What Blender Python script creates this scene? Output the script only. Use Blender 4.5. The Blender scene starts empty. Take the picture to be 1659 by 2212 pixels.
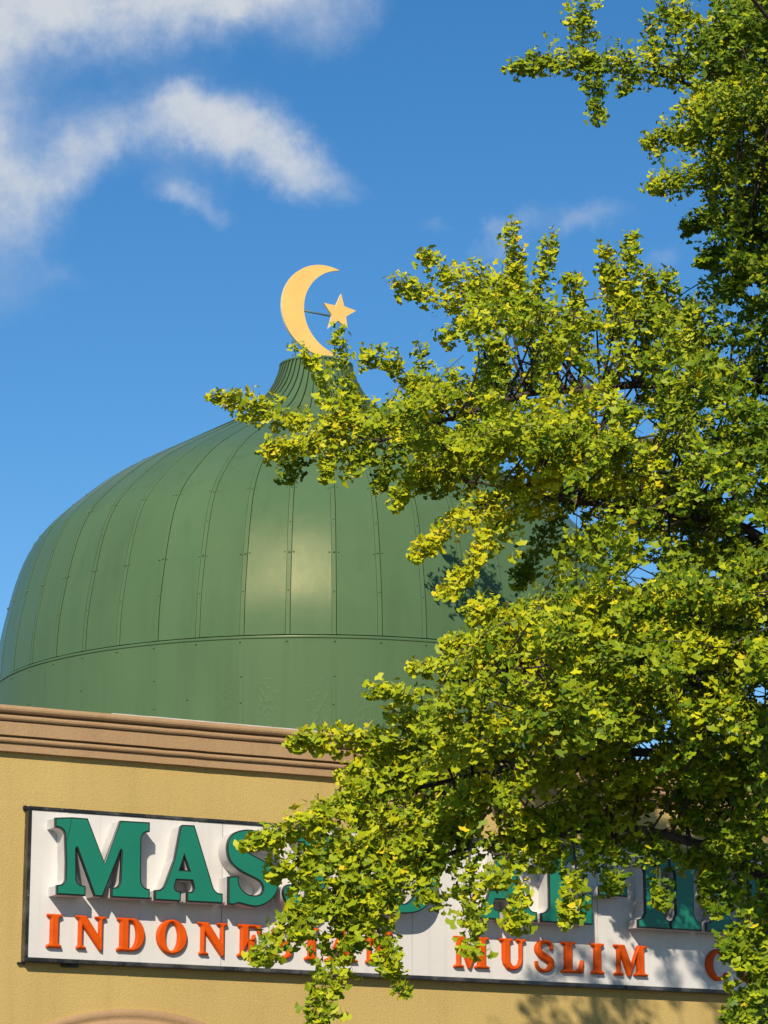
import bpy, bmesh, math, random
import numpy as np
from mathutils import Vector, Matrix, geometry

R = math.radians
scene = bpy.context.scene
COL = scene.collection
rng = random.Random(7)
nrng = np.random.default_rng(11)

# ---------------------------------------------------------------- camera
CAM_Z = 1.6
FPX = 6400.0                       # focal length for a picture 1659 wide
PITCH = math.atan(1600 / 6400)
cam_d = bpy.data.cameras.new('camera')
cam = bpy.data.objects.new('camera', cam_d)
COL.objects.link(cam)
cam.location = (0, 0, CAM_Z)
cam.rotation_euler = (math.pi / 2 + PITCH, 0, 0)
cam_d.sensor_fit = 'HORIZONTAL'
cam_d.sensor_width = 36
cam_d.lens = FPX / 1659 * 36
cam_d.clip_start = 0.1
cam_d.clip_end = 3000
scene.camera = cam

# ---------------------------------------------------------------- sky, sun, exposure
SUN_EL, SUN_AZ = R(34.0), R(8.0)          # azimuth: to the left of straight behind the camera
to_sun = Vector((-math.sin(SUN_AZ) * math.cos(SUN_EL), -math.cos(SUN_AZ) * math.cos(SUN_EL), math.sin(SUN_EL)))
scene.view_settings.view_transform = 'Standard'
scene.view_settings.look = 'None'
scene.view_settings.exposure = 0.0
scene.view_settings.gamma = 1.0
scene.cycles.use_denoising = True
scene.cycles.max_bounces = 4
scene.cycles.diffuse_bounces = 2
scene.cycles.transmission_bounces = 4

sun_d = bpy.data.lights.new('sun', 'SUN')
sun_d.energy = 5.0
sun_d.angle = R(0.53)
sun_d.color = (1.0, 0.90, 0.74)
sun = bpy.data.objects.new('sun', sun_d)
COL.objects.link(sun)
sun.location = (-4, -20, 25)
sun.rotation_euler = to_sun.to_track_quat('Z', 'Y').to_euler()

def cam_ray(x, y):
    """direction of a picture point (picture 1659 wide, 2212 high)"""
    a, b = (x - 829.5) / FPX, (1106.0 - y) / FPX
    c, s = math.cos(PITCH), math.sin(PITCH)
    return Vector((a, c - b * s, s + b * c))

def at(x, y, depth):
    r = cam_ray(x, y)
    return Vector((0, 0, CAM_Z)) + r * (depth / r.y)

world = bpy.data.worlds.new('World')
scene.world = world
world.use_nodes = True
wt = world.node_tree
wt.nodes.clear()

def build_world():
    N, L = wt.nodes, wt.links
    def node(t, **kw):
        n = N.new(t)
        for k, v in kw.items():
            setattr(n, k, v)
        return n
    def math_(op, a, b=None, c=None, clamp=False):
        n = node('ShaderNodeMath', operation=op, use_clamp=clamp)
        for i, v in enumerate((a, b, c)):
            if v is None:
                continue
            if isinstance(v, (int, float)):
                n.inputs[i].default_value = v
            else:
                L.new(v, n.inputs[i])
        return n.outputs[0]
    out = node('ShaderNodeOutputWorld')
    bg = node('ShaderNodeBackground')
    sky = node('ShaderNodeTexSky', sky_type='NISHITA', sun_disc=False)
    sky.sun_elevation = SUN_EL
    sky.sun_rotation = math.pi + SUN_AZ          # rotation 0 is +Y, clockwise from above
    sky.altitude = 50
    sky.air_density = 1.0
    sky.dust_density = 0.0
    sky.ozone_density = 3.0
    hsv = node('ShaderNodeHueSaturation')
    hsv.inputs['Saturation'].default_value = 1.31
    hsv.inputs['Value'].default_value = 1.22
    L.new(sky.outputs[0], hsv.inputs['Color'])
    tc = node('ShaderNodeTexCoord')
    sep = node('ShaderNodeSeparateXYZ')
    L.new(tc.outputs['Generated'], sep.inputs[0])
    # warp
    def noise(scale, detail, rough, loc):
        mp = node('ShaderNodeMapping')
        mp.inputs['Location'].default_value = loc
        L.new(tc.outputs['Generated'], mp.inputs[0])
        n = node('ShaderNodeTexNoise')
        n.inputs['Scale'].default_value = scale
        n.inputs['Detail'].default_value = detail
        n.inputs['Roughness'].default_value = rough
        L.new(mp.outputs[0], n.inputs['Vector'])
        return n
    n1 = noise(24, 6, 0.66, (1.3, 0.2, 4.1))
    s1 = node('ShaderNodeSeparateColor')
    L.new(n1.outputs['Color'], s1.inputs[0])
    az = math_('ARCTAN2', sep.outputs[0], sep.outputs[1])
    el = math_('ARCSINE', sep.outputs[2])
    az = math_('ADD', az, math_('MULTIPLY', math_('SUBTRACT', s1.outputs[0], 0.5), 0.036))
    el = math_('ADD', el, math_('MULTIPLY', math_('SUBTRACT', s1.outputs[1], 0.5), 0.031))
    # cloud banks: picture point, half sizes, turn (degrees clockwise), weight
    banks = [(110, 5, 400, 155, -8, 1.0), (470, -40, 330, 105, -10, 0.95), (-60, 370, 140, 220, 0, 0.62),
             (55, 440, 100, 110, 20, 0.60), (-500, 120, 560, 330, 0, 1.0), (190, 345, 160, 80, -42, 0.62),
             (360, 270, 185, 76, -14, 0.74), (400, 215, 60, 48, 0, 0.55), (520, 292, 155, 80, 18, 0.74),
             (610, 335, 115, 88, 25, 0.70), (690, 385, 115, 66, 30, 0.58), (385, 415, 75, 52, 10, 0.58), (470, 455, 64, 40, 30, 0.44),
             (20, 620, 180, 130, 0, 0.34), (1060, 495, 130, 42, -28, 0.50), (1265, 465, 115, 50, -5, 0.52),
             (1430, 565, 70, 36, 0, 0.44), (720, 40, 150, 90, -20, 0.42), (930, 470, 60, 28, 0, 0.33), (150, 590, 90, 40, 0, 0.24),
             (-700, -700, 700, 300, -15, 0.9), (600, -1100, 800, 220, 5, 0.8), (2600, -300, 500, 200, 0, 0.6)]
    uv = node('ShaderNodeCombineXYZ')
    L.new(az, uv.inputs[0]); L.new(el, uv.inputs[1])
    dens = None
    for x, y, rx, ry, rot, w in banks:
        d = cam_ray(x, y).normalized()
        a0, e0 = math.atan2(d.x, d.y), math.asin(d.z)
        mp = node('ShaderNodeMapping', vector_type='TEXTURE')
        mp.inputs['Location'].default_value = (a0, e0, 0)
        mp.inputs['Rotation'].default_value = (0, 0, -R(rot))
        mp.inputs['Scale'].default_value = (rx / FPX, ry / FPX, 1)
        L.new(uv.outputs[0], mp.inputs[0])
        vm = node('ShaderNodeVectorMath', operation='DOT_PRODUCT')
        L.new(mp.outputs[0], vm.inputs[0]); L.new(mp.outputs[0], vm.inputs[1])
        b = math_('MULTIPLY', math_('POWER', 0.3166, vm.outputs['Value']), w)
        dens = b if dens is None else math_('ADD', dens, math_('MULTIPLY', b, math_('SUBTRACT', 1.0, dens)))
    n2 = noise(17, 5, 0.62, (0.4, 3.2, 0.1))
    n3 = noise(48, 6, 0.68, (5.4, 1.2, 2.1))
    mod = math_('ADD', math_('MULTIPLY', math_('SUBTRACT', n2.outputs[0], 0.5), 1.25), math_('MULTIPLY', math_('SUBTRACT', n3.outputs[0], 0.5), 0.8))
    dd = math_('ADD', dens, math_('MULTIPLY', mod, math_('MULTIPLY', dens, 1.1, clamp=True)))
    mr = node('ShaderNodeMapRange', interpolation_type='SMOOTHSTEP')
    mr.inputs['From Min'].default_value = 0.15
    mr.inputs['From Max'].default_value = 1.02
    L.new(dd, mr.inputs['Value'])
    alpha = math_('MULTIPLY', mr.outputs[0], 0.93)
    mr2 = node('ShaderNodeMapRange', interpolation_type='SMOOTHSTEP')
    mr2.inputs['From Min'].default_value = 0.35
    mr2.inputs['From Max'].default_value = 1.05
    L.new(dd, mr2.inputs['Value'])
    ccol = node('ShaderNodeMix', data_type='RGBA')
    ccol.inputs['A'].default_value = (4.7, 5.6, 7.2, 1)
    ccol.inputs['B'].default_value = (6.7, 7.0, 7.3, 1)
    L.new(mr2.outputs[0], ccol.inputs['Factor'])
    mix = node('ShaderNodeMix', data_type='RGBA')
    L.new(alpha, mix.inputs['Factor'])
    L.new(hsv.outputs[0], mix.inputs['A'])
    L.new(ccol.outputs['Result'], mix.inputs['B'])
    L.new(mix.outputs['Result'], bg.inputs['Color'])
    bg.inputs['Strength'].default_value = 0.1
    L.new(bg.outputs[0], out.inputs['Surface'])
build_world()
world.cycles.sampling_method = 'MANUAL'
world.cycles.sample_map_resolution = 512

# ---------------------------------------------------------------- helpers
def tag(o, label=None, category=None, group=None, kind=None):
    for k, v in (('label', label), ('category', category), ('group', group), ('kind', kind)):
        if v:
            o[k] = v
    return o

def empty(name, loc, parent=None):
    o = bpy.data.objects.new(name, None)
    COL.objects.link(o)
    o.location = loc
    o.empty_display_size = 0.2
    return o

def link(name, mesh, mat, parent=None):
    o = bpy.data.objects.new(name, mesh)
    COL.objects.link(o)
    if mat and not mesh.materials:
        mesh.materials.append(mat)
    if parent:
        o.parent = parent
        # every parent Empty is unrotated: keep world coordinates
        o.location = -world_loc(parent)
    return o

def world_loc(o):
    v = Vector(o.location)
    while o.parent:
        o = o.parent
        v += Vector(o.location)
    return v

def mesh_py(name, verts, faces, smooth=False):
    m = bpy.data.meshes.new(name)
    m.from_pydata([tuple(v) for v in verts], [], faces)
    m.update()
    if smooth:
        m.polygons.foreach_set('use_smooth', [True] * len(m.polygons))
    return m

class Nodes:
    def __init__(self, name):
        self.m = bpy.data.materials.new(name)
        self.m.use_nodes = True
        self.t = self.m.node_tree
        self.b = self.t.nodes['Principled BSDF']
    def n(self, t, **kw):
        x = self.t.nodes.new(t)
        for k, v in kw.items():
            if k.startswith('in_'):
                x.inputs[k[3:]].default_value = v
            else:
                setattr(x, k, v)
        return x
    def l(self, a, b):
        self.t.links.new(a, b)
    def coord(self, scale=(1, 1, 1), kind='Object'):
        tc = self.n('ShaderNodeTexCoord')
        mp = self.n('ShaderNodeMapping')
        mp.inputs['Scale'].default_value = scale
        self.l(tc.outputs[kind], mp.inputs[0])
        return mp.outputs[0]
    def noise(self, vec, scale, detail=4, rough=0.55):
        x = self.n('ShaderNodeTexNoise')
        x.inputs['Scale'].default_value = scale
        x.inputs['Detail'].default_value = detail
        x.inputs['Roughness'].default_value = rough
        self.l(vec, x.inputs['Vector'])
        return x.outputs['Fac']
    def ramp(self, fac, stops):
        x = self.n('ShaderNodeValToRGB')
        e = x.color_ramp.elements
        while len(e) < len(stops):
            e.new(0.5)
        for i, (p, c) in enumerate(stops):
            e[i].position = p
            e[i].color = (*c, 1) if len(c) == 3 else c
        self.l(fac, x.inputs[0])
        return x.outputs[0]
    def mix(self, fac, a, b, mode='MIX'):
        x = self.n('ShaderNodeMix', data_type='RGBA', blend_type=mode)
        for key, v in (('Factor', fac), ('A', a), ('B', b)):
            if isinstance(v, (int, float)):
                x.inputs[key].default_value = v
            elif isinstance(v, tuple):
                x.inputs[key].default_value = (*v, 1)
            else:
                self.l(v, x.inputs[key])
        return x.outputs['Result']
    def math(self, op, a, b=None, clamp=False):
        x = self.n('ShaderNodeMath', operation=op, use_clamp=clamp)
        for i, v in enumerate((a, b)):
            if v is None:
                continue
            if isinstance(v, (int, float)):
                x.inputs[i].default_value = v
            else:
                self.l(v, x.inputs[i])
        return x.outputs[0]
    def bump(self, h, strength, dist):
        x = self.n('ShaderNodeBump')
        x.inputs['Strength'].default_value = strength
        x.inputs['Distance'].default_value = dist
        self.l(h, x.inputs['Height'])
        self.l(x.outputs[0], self.b.inputs['Normal'])
        return x
    def base(self, c):
        if isinstance(c, tuple):
            self.b.inputs['Base Color'].default_value = (*c, 1)
        else:
            self.l(c, self.b.inputs['Base Color'])
    def rough(self, r):
        if isinstance(r, (int, float)):
            self.b.inputs['Roughness'].default_value = r
        else:
            self.l(r, self.b.inputs['Roughness'])

# ---------------------------------------------------------------- materials
def stucco(name, c1, c2, bump=0.5, scale=38):
    k = Nodes(name)
    v = k.coord()
    big = k.noise(v, 0.9, 5, 0.6)
    fine = k.noise(v, scale, 6, 0.62)
    speck = k.noise(v, 190, 3, 0.6)
    streak = k.noise(k.coord((5, 5, 0.35)), 1.4, 4, 0.6)
    c = k.mix(k.ramp(big, [(0.32, (0, 0, 0)), (0.68, (1, 1, 1))]), c1, c2)
    c = k.mix(k.ramp(streak, [(0.48, (0, 0, 0)), (0.72, (0.28, 0.28, 0.28))]), c, tuple(x * 0.72 for x in c1))
    c = k.mix(k.ramp(fine, [(0.30, (0.35,) * 3), (0.55, (0, 0, 0))]), c, tuple(x * 0.70 for x in c1))
    k.base(c)
    k.rough(0.9)
    h = k.math('ADD', k.math('MULTIPLY', fine, 1.0), k.math('MULTIPLY', speck, 0.35))
    k.bump(h, bump, 0.012)
    return k.m

def plain(name, c, rough=0.5, var=0.12, scale=6, metal=0.0, bump=0.0, bscale=60):
    k = Nodes(name)
    v = k.coord()
    f = k.noise(v, scale, 6, 0.6)
    k.base(k.mix(k.ramp(f, [(0.3, (0, 0, 0)), (0.72, (1, 1, 1))]), tuple(x * (1 - var) for x in c), tuple(min(1, x * (1 + var)) for x in c)))
    k.rough(rough)
    k.b.inputs['Metallic'].default_value = metal
    if bump:
        k.bump(k.noise(v, bscale, 4), bump, 0.006)
    return k.m

MAT = {}
MAT['wall'] = stucco('ochre stucco', (0.515, 0.362, 0.118), (0.57, 0.405, 0.138), 0.5, 85)
MAT['cornice'] = stucco('brown painted moulding', (0.40, 0.245, 0.120), (0.46, 0.290, 0.150), 0.45, 70)
MAT['flash'] = plain('white flashing', (0.72, 0.70, 0.66), 0.5)

def dome_mat(name, drum=False, dr=0.0):
    k = Nodes(name)
    v = k.coord()
    big = k.noise(v, 0.8, 5, 0.6)
    mid = k.noise(v, 5, 5, 0.6)
    streak = k.noise(k.coord((5, 5, 0.30)), 1.2, 5, 0.6)
    c = k.mix(k.ramp(big, [(0.3, (0, 0, 0)), (0.7, (1, 1, 1))]), (0.085, 0.150, 0.071), (0.097, 0.168, 0.080))
    c = k.mix(k.ramp(mid, [(0.52, (0, 0, 0)), (0.80, (0.35,) * 3)]), c, (0.092, 0.165, 0.074))
    c = k.mix(k.ramp(streak, [(0.50, (0, 0, 0)), (0.78, (0.42,) * 3)]), c, (0.052, 0.095, 0.045))
    oi = k.n('ShaderNodeObjectInfo')
    tint = k.math('MULTIPLY', oi.outputs['Random'], 0.30)
    c = k.mix(tint, c, (0.062, 0.118, 0.05))
    k.base(c)
    r = k.ramp(mid, [(0.3, (0.26 + dr,) * 3), (0.75, (0.34 + dr,) * 3)])
    k.rough(r)
    k.b.inputs['Specular IOR Level'].default_value = 0.15
    k.b.inputs['Specular Tint'].default_value = (1.0, 0.84, 0.50, 1)
    grain = k.noise(v, 90, 3, 0.6)
    wave = k.noise(v, 2.6, 3, 0.5)
    h = k.math('ADD', k.math('MULTIPLY', grain, 0.10), k.math('MULTIPLY', wave, 0.7))
    if drum:
        # flaked, wrinkled paint in upright columns
        tc = k.n('ShaderNodeTexCoord')
        sp = k.n('ShaderNodeSeparateXYZ')
        k.l(tc.outputs['Object'], sp.inputs[0])
        ang = k.math('ARCTAN2', k.math('SUBTRACT', sp.outputs[0], -0.61637), k.math('SUBTRACT', 25.8, sp.outputs[1]))
        cb = k.n('ShaderNodeCombineXYZ')
        k.l(k.math('MULTIPLY', ang, 2.81), cb.inputs[0])
        k.l(sp.outputs[2], cb.inputs[2])
        mp = k.n('ShaderNodeMapping')
        mp.inputs['Scale'].default_value = (1, 1, 0.55)
        k.l(cb.outputs[0], mp.inputs[0])
        vo = k.n('ShaderNodeTexVoronoi', feature='DISTANCE_TO_EDGE', voronoi_dimensions='3D')
        vo.inputs['Scale'].default_value = 21
        k.l(mp.outputs[0], vo.inputs['Vector'])
        line = k.ramp(vo.outputs['Distance'], [(0.0, (1, 1, 1)), (0.14, (0, 0, 0))])
        colw = k.math('SINE', k.math('MULTIPLY', ang, 46.0))
        colm = k.ramp(colw, [(0.10, (0, 0, 0)), (0.45, (1, 1, 1))])
        nz = k.noise(cb.outputs[0], 7, 3)
        nm = k.ramp(nz, [(0.40, (0, 0, 0)), (0.56, (1, 1, 1))])
        zm = k.ramp(k.math('SUBTRACT', k.math('ADD', sp.outputs[2], 0.0), 5.0), [(0.30, (0, 0, 0)), (0.42, (1, 1, 1)), (0.99, (1, 1, 1)), (1.0, (0, 0, 0))])
        am = k.ramp(k.math('ABSOLUTE', k.math('SUBTRACT', ang, 0.10)), [(0.26, (1, 1, 1)), (0.44, (0, 0, 0))])
        w = k.math('MULTIPLY', k.math('MULTIPLY', line, colm), k.math('MULTIPLY', k.math('MULTIPLY', nm, zm), am))
        h = k.math('ADD', h, k.math('MULTIPLY', w, 0.5))
    k.bump(h, 0.5, 0.006)
    return k.m

MAT['dome'] = dome_mat('green painted metal sheet')
MAT['drum'] = dome_mat('green painted drum', True, 0.12)
MAT['batten'] = dome_mat('green painted batten', False, 0.16)
MAT['gapshade'] = plain('joint shade', (0.028, 0.048, 0.022), 0.8)  # shade of the joints put into the colour of liner and seam folds
MAT['gold'] = plain('pale gold paint', (0.86, 0.545, 0.155), 0.34, 0.09, 3.5, 0.0, 0.1, 20)
MAT['goldedge'] = plain('pale cream edge', (0.85, 0.72, 0.52), 0.5)
MAT['rod'] = plain('grey green steel rod', (0.10, 0.16, 0.14), 0.45)

def panel_mat():
    k = Nodes('white sign sheet')
    v = k.coord()
    big = k.noise(v, 1.6, 6, 0.6)
    streak = k.noise(k.coord((14, 14, 0.5)), 1.0, 5, 0.65)
    c = k.mix(k.ramp(big, [(0.3, (0, 0, 0)), (0.7, (1, 1, 1))]), (0.64, 0.61, 0.57), (0.70, 0.67, 0.63))
    c = k.mix(k.ramp(streak, [(0.52, (0, 0, 0)), (0.78, (0.36,) * 3)]), c, (0.44, 0.40, 0.35))
    sp = k.noise(v, 75, 2, 0.5)
    c = k.mix(k.ramp(sp, [(0.70, (0, 0, 0)), (0.76, (0.5,) * 3)]), c, (0.35, 0.32, 0.28))
    k.base(c)
    k.rough(0.42)
    k.bump(k.noise(v, 3, 3), 0.15, 0.01)
    return k.m
MAT['panel'] = panel_mat()
MAT['return'] = plain('white letter side', (0.60, 0.57, 0.54), 0.5, 0.12, 9)
MAT['trim'] = plain('black trim edge', (0.012, 0.016, 0.014), 0.35)
MAT['green'] = plain('green acrylic letter face', (0.008, 0.180, 0.112), 0.45, 0.06, 3)
def orange_mat():
    k = Nodes('orange painted letter')
    v = k.coord()
    f = k.noise(v, 10, 6, 0.65)
    c = k.mix(k.ramp(f, [(0.3, (0, 0, 0)), (0.7, (1, 1, 1))]), (0.60, 0.068, 0.001), (0.70, 0.092, 0.001))
    chip = k.noise(v, 42, 5, 0.7)
    c = k.mix(k.ramp(chip, [(0.66, (0, 0, 0)), (0.72, (0.6,) * 3)]), c, (0.60, 0.28, 0.20))
    k.base(c)
    k.rough(0.5)
    k.b.inputs['Specular IOR Level'].default_value = 0.2
    k.bump(k.noise(v, 130, 3), 0.25, 0.004)
    return k.m
MAT['orange'] = orange_mat()
def frame_mat():
    k = Nodes('worn dark bronze frame')
    v = k.coord((1, 1, 1))
    f = k.noise(v, 3.2, 6, 0.65)
    f2 = k.noise(v, 22, 5, 0.7)
    c = k.mix(k.ramp(f, [(0.46, (0, 0, 0)), (0.66, (1, 1, 1))]), (0.030, 0.032, 0.036), (0.14, 0.135, 0.13))
    c = k.mix(k.ramp(f2, [(0.60, (0, 0, 0)), (0.70, (0.7,) * 3)]), c, (0.38, 0.34, 0.28))
    k.base(c)
    k.rough(0.34)
    k.b.inputs['Metallic'].default_value = 0.35
    return k.m
MAT['frame'] = frame_mat()
MAT['roof'] = plain('grey roofing felt', (0.16, 0.15, 0.14), 0.9, 0.2, 3, 0, 0.4)
MAT['glass'] = plain('dark door glass', (0.02, 0.025, 0.03), 0.08, 0.05)
MAT['door'] = plain('dark brown door frame', (0.07, 0.04, 0.025), 0.5)
MAT['asphalt'] = plain('asphalt', (0.05, 0.05, 0.052), 0.9, 0.25, 4, 0, 0.6, 120)
MAT['concrete'] = plain('concrete paving', (0.15, 0.14, 0.125), 0.9, 0.15, 2.5, 0, 0.3, 80)
MAT['kerb'] = plain('kerb stone', (0.38, 0.36, 0.33), 0.85, 0.15, 4)
MAT['ground'] = plain('ground', (0.17, 0.15, 0.12), 0.95, 0.25, 0.5)
MAT['paint'] = plain('white road paint', (0.7, 0.7, 0.68), 0.7)

def bark_mat():
    k = Nodes('grey brown bark')
    v = k.coord((1, 1, 0.3))
    f = k.noise(v, 30, 6, 0.7)
    k.base(k.ramp(f, [(0.3, (0.035, 0.026, 0.020)), (0.55, (0.085, 0.065, 0.05)), (0.8, (0.16, 0.13, 0.105))]))
    k.rough(0.9)
    k.bump(f, 0.8, 0.02)
    return k.m
MAT['bark'] = bark_mat()

def leaf_mat():
    k = Nodes('ginkgo leaf')
    t = k.t
    a = k.n('ShaderNodeAttribute', attribute_name='tone')
    oi = k.n('ShaderNodeObjectInfo')
    f = k.math('ADD', a.outputs['Fac'], k.math('MULTIPLY', k.math('MULTIPLY', oi.outputs['Random'], 0.5), k.math('LESS_THAN', a.outputs['Fac'], 0.001)))
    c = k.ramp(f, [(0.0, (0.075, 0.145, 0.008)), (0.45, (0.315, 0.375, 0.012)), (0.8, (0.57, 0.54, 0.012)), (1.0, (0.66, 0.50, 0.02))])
    k.base(c)
    k.rough(0.48)
    k.b.inputs['Specular IOR Level'].default_value = 0.16
    tr = k.n('ShaderNodeBsdfTranslucent')
    ct = k.mix(1.0, c, (0.85, 1.0, 0.35), 'MULTIPLY')
    k.l(ct, tr.inputs['Color'])
    mx = k.n('ShaderNodeMixShader')
    mx.inputs[0].default_value = 0.11
    k.l(k.b.outputs[0], mx.inputs[1])
    k.l(tr.outputs[0], mx.inputs[2])
    out = [n for n in t.nodes if n.type == 'OUTPUT_MATERIAL'][0]
    k.l(mx.outputs[0], out.inputs['Surface'])
    return k.m
MAT['leaf'] = leaf_mat()

# ---------------------------------------------------------------- facade frame: s along the wall, o out of it, z up
YAW = R(27.2)
P0 = Vector((-2.48229, 21.0, 0.0))
WD = Vector((math.cos(YAW), math.sin(YAW), 0))
WN = Vector((math.sin(YAW), -math.cos(YAW), 0))
def W(s, z, o=0.0):
    return P0 + WD * s + WN * o + Vector((0, 0, z))
WALL_O = -0.07
S0, S1 = -4.2, 10.5
TOP = 5.39

# ---------------------------------------------------------------- ground
def sheet(name, x0, x1, y0, y1, z, mat):
    o = link(name, mesh_py(name, [(x0, y0, z), (x1, y0, z), (x1, y1, z), (x0, y1, z)], [(0, 1, 2, 3)]), mat)
    o['kind'] = 'structure'
    return o
sheet('ground', -900, 900, -900, 1500, -0.13, MAT['ground'])
def ws(pts, z):
    return [tuple(P0 + WD * s + WN * o + Vector((0, 0, z))) for s, o in pts]
rd = link('road', mesh_py('road', ws([(-80, 8.6), (80, 8.6), (80, 19), (-80, 19)], -0.12), [(0, 1, 2, 3)]), MAT['asphalt']); rd['kind'] = 'structure'
for i in range(-6, 7):
    l = link('road_marking', mesh_py('road_marking', ws([(i * 6, 13.7), (i * 6 + 3, 13.7), (i * 6 + 3, 13.85), (i * 6, 13.85)], -0.115), [(0, 1, 2, 3)]), MAT['paint']); l['kind'] = 'structure'
def slab(name, s0, s1, o0, o1, z0, z1, mat):
    v = ws([(s0, o0), (s1, o0), (s1, o1), (s0, o1)], z0) + ws([(s0, o0), (s1, o0), (s1, o1), (s0, o1)], z1)
    o = link(name, mesh_py(name, v, [(3, 2, 1, 0), (4, 5, 6, 7), (0, 1, 5, 4), (1, 2, 6, 5), (2, 3, 7, 6), (3, 0, 4, 7)]), mat)
    o['kind'] = 'structure'
    return o
slab('pavement', -80, 80, -0.3, 8.35, -0.2, 0.0, MAT['concrete'])
slab('kerb', -80, 80, 8.352, 8.6, -0.2, 0.004, MAT['kerb'])
slab('far_pavement', -80, 80, 19.2, 26, -0.2, 0.0, MAT['concrete'])
slab('far_kerb', -80, 80, 18.95, 19.198, -0.2, 0.004, MAT['kerb'])

# ---------------------------------------------------------------- building
bld = empty('stucco_building', W(3, 0, -1))
tag(bld, 'ochre stucco building with brown cornice below the green dome', 'building')
ARC_S, ARC_TOP, ARC_A, ARC_B = 0.82, 3.291, 1.25, 0.82
def arch_pts(a, b, zc, n=40):
    return [(ARC_S + a * math.cos(math.pi * i / n), zc + b * math.sin(math.pi * i / n)) for i in range(n + 1)]
ZC = ARC_TOP - ARC_B
def facade():
    inn = arch_pts(ARC_A - 0.17, ARC_B - 0.17, ZC)[::-1]     # left to right
    poly = [(S0, 0)] + [(ARC_S - ARC_A + 0.17, 0)] + inn + [(ARC_S + ARC_A - 0.17, 0), (S1, 0), (S1, TOP - 0.30), (S0, TOP - 0.30)]
    tri = geometry.tessellate_polygon([[Vector((p[0], p[1], 0)) for p in poly]])
    n = len(poly)
    v = [W(s, z, WALL_O) for s, z in poly] + [W(s, z, WALL_O - 0.28) for s, z in poly]
    f = []
    for t in tri:
        a, b, c = t
        if (Vector(v[b]) - Vector(v[a])).cross(Vector(v[c]) - Vector(v[a])).dot(WN) < 0:
            a, c = c, a
        f.append((a, b, c))
        f.append((c + n, b + n, a + n))
    for i in range(n):
        j = (i + 1) % n
        f.append((j, i, i + n, j + n))
    m = mesh_py('wall', v, f)
    return link('wall', m, MAT['wall'], bld)
facade()
def wbox(name, s0, s1, o0, o1, z0, z1, mat, parent, bevel=0.0):
    v = [W(s, z, o) for z in (z0, z1) for s, o in ((s0, o0), (s1, o0), (s1, o1), (s0, o1))]
    m = mesh_py(name, v, [(3, 2, 1, 0), (4, 5, 6, 7), (0, 1, 5, 4), (1, 2, 6, 5), (2, 3, 7, 6), (3, 0, 4, 7)])
    bm = bmesh.new(); bm.from_mesh(m)
    bmesh.ops.recalc_face_normals(bm, faces=bm.faces)
    if bevel:
        bmesh.ops.bevel(bm, geom=bm.edges[:], offset=bevel, segments=2, affect='EDGES')
    bm.to_mesh(m); bm.free()
    return link(name, m, mat, parent)
wbox('wall', S0, S0 + 0.28, WALL_O - 0.281, -9.0, 0, TOP - 0.3, MAT['wall'], bld)
wbox('wall', S1 - 0.28, S1, WALL_O - 0.281, -9.0, 0, TOP - 0.3, MAT['wall'], bld)
wbox('wall', S0, S1, -9.0, -9.28, 0, TOP - 0.3, MAT['wall'], bld)
wbox('roof', S0 + 0.281, S1 - 0.281, WALL_O - 0.282, -8.999, TOP - 0.55, TOP - 0.35, MAT['roof'], bld)

def extrude_profile(name, prof, s0, s1, mat, parent, wob=0.0, seg=1):
    """prof: list of (o, z) from bottom front upwards; closed at the back"""
    n = len(prof)
    v, f = [], []
    ss = [s0 + (s1 - s0) * i / seg for i in range(seg + 1)]
    r = random.Random(3)
    for s in ss:
        dz, do = r.uniform(-wob, wob), r.uniform(-wob, wob)
        v += [W(s, z + dz, o + do) for o, z in prof]
    for i in range(seg):
        for k in range(n - 1):
            a = i * n + k
            f.append((a, a + n, a + n + 1, a + 1))
    f.append(tuple(range(n)))
    f.append(tuple(reversed(range(seg * n, seg * n + n))))
    m = mesh_py(name, v, f)
    bm = bmesh.new(); bm.from_mesh(m); bmesh.ops.recalc_face_normals(bm, faces=bm.faces); bm.to_mesh(m); bm.free()
    return link(name, m, mat, parent)

def roll(o, zc, rad, n=7, sx=1.0):
    return [(o + sx * rad * math.cos(a), zc + rad * math.sin(a)) for a in [(-math.pi / 2 + math.pi * i / (n - 1)) for i in range(n)]]
T = TOP
BACK = WALL_O - 0.30
cor = extrude_profile('cornice', [(BACK, T - 0.318), (-0.022, T - 0.318), (-0.020, T - 0.262), (-0.030, T - 0.258)] + roll(-0.012, T - 0.238, 0.020) +
                      [(-0.018, T - 0.212), (0.022, T - 0.208), (0.026, T - 0.112), (0.012, T - 0.106)] + roll(0.030, T - 0.083, 0.023) +
                      [(0.034, T - 0.056)] + roll(0.058, T - 0.027, 0.027) + [(BACK, T)], S0 - 0.1, S1 + 0.1, MAT['cornice'], bld, 0.0016, 90)
fl = extrude_profile('flashing', [(-0.02, T + 0.001), (0.052, T + 0.001), (0.054, T + 0.008), (-0.02, T + 0.010)], 0.55, 2.6, MAT['flash'], bld, 0.0012, 30)
# back side parapet caps
wbox('coping', S0 - 0.05, S0 + 0.33, BACK - 0.002, -9.3, TOP - 0.299, TOP, MAT['cornice'], bld)
wbox('coping', S1 - 0.33, S1 + 0.05, BACK - 0.002, -9.3, TOP - 0.299, TOP, MAT['cornice'], bld)

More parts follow.
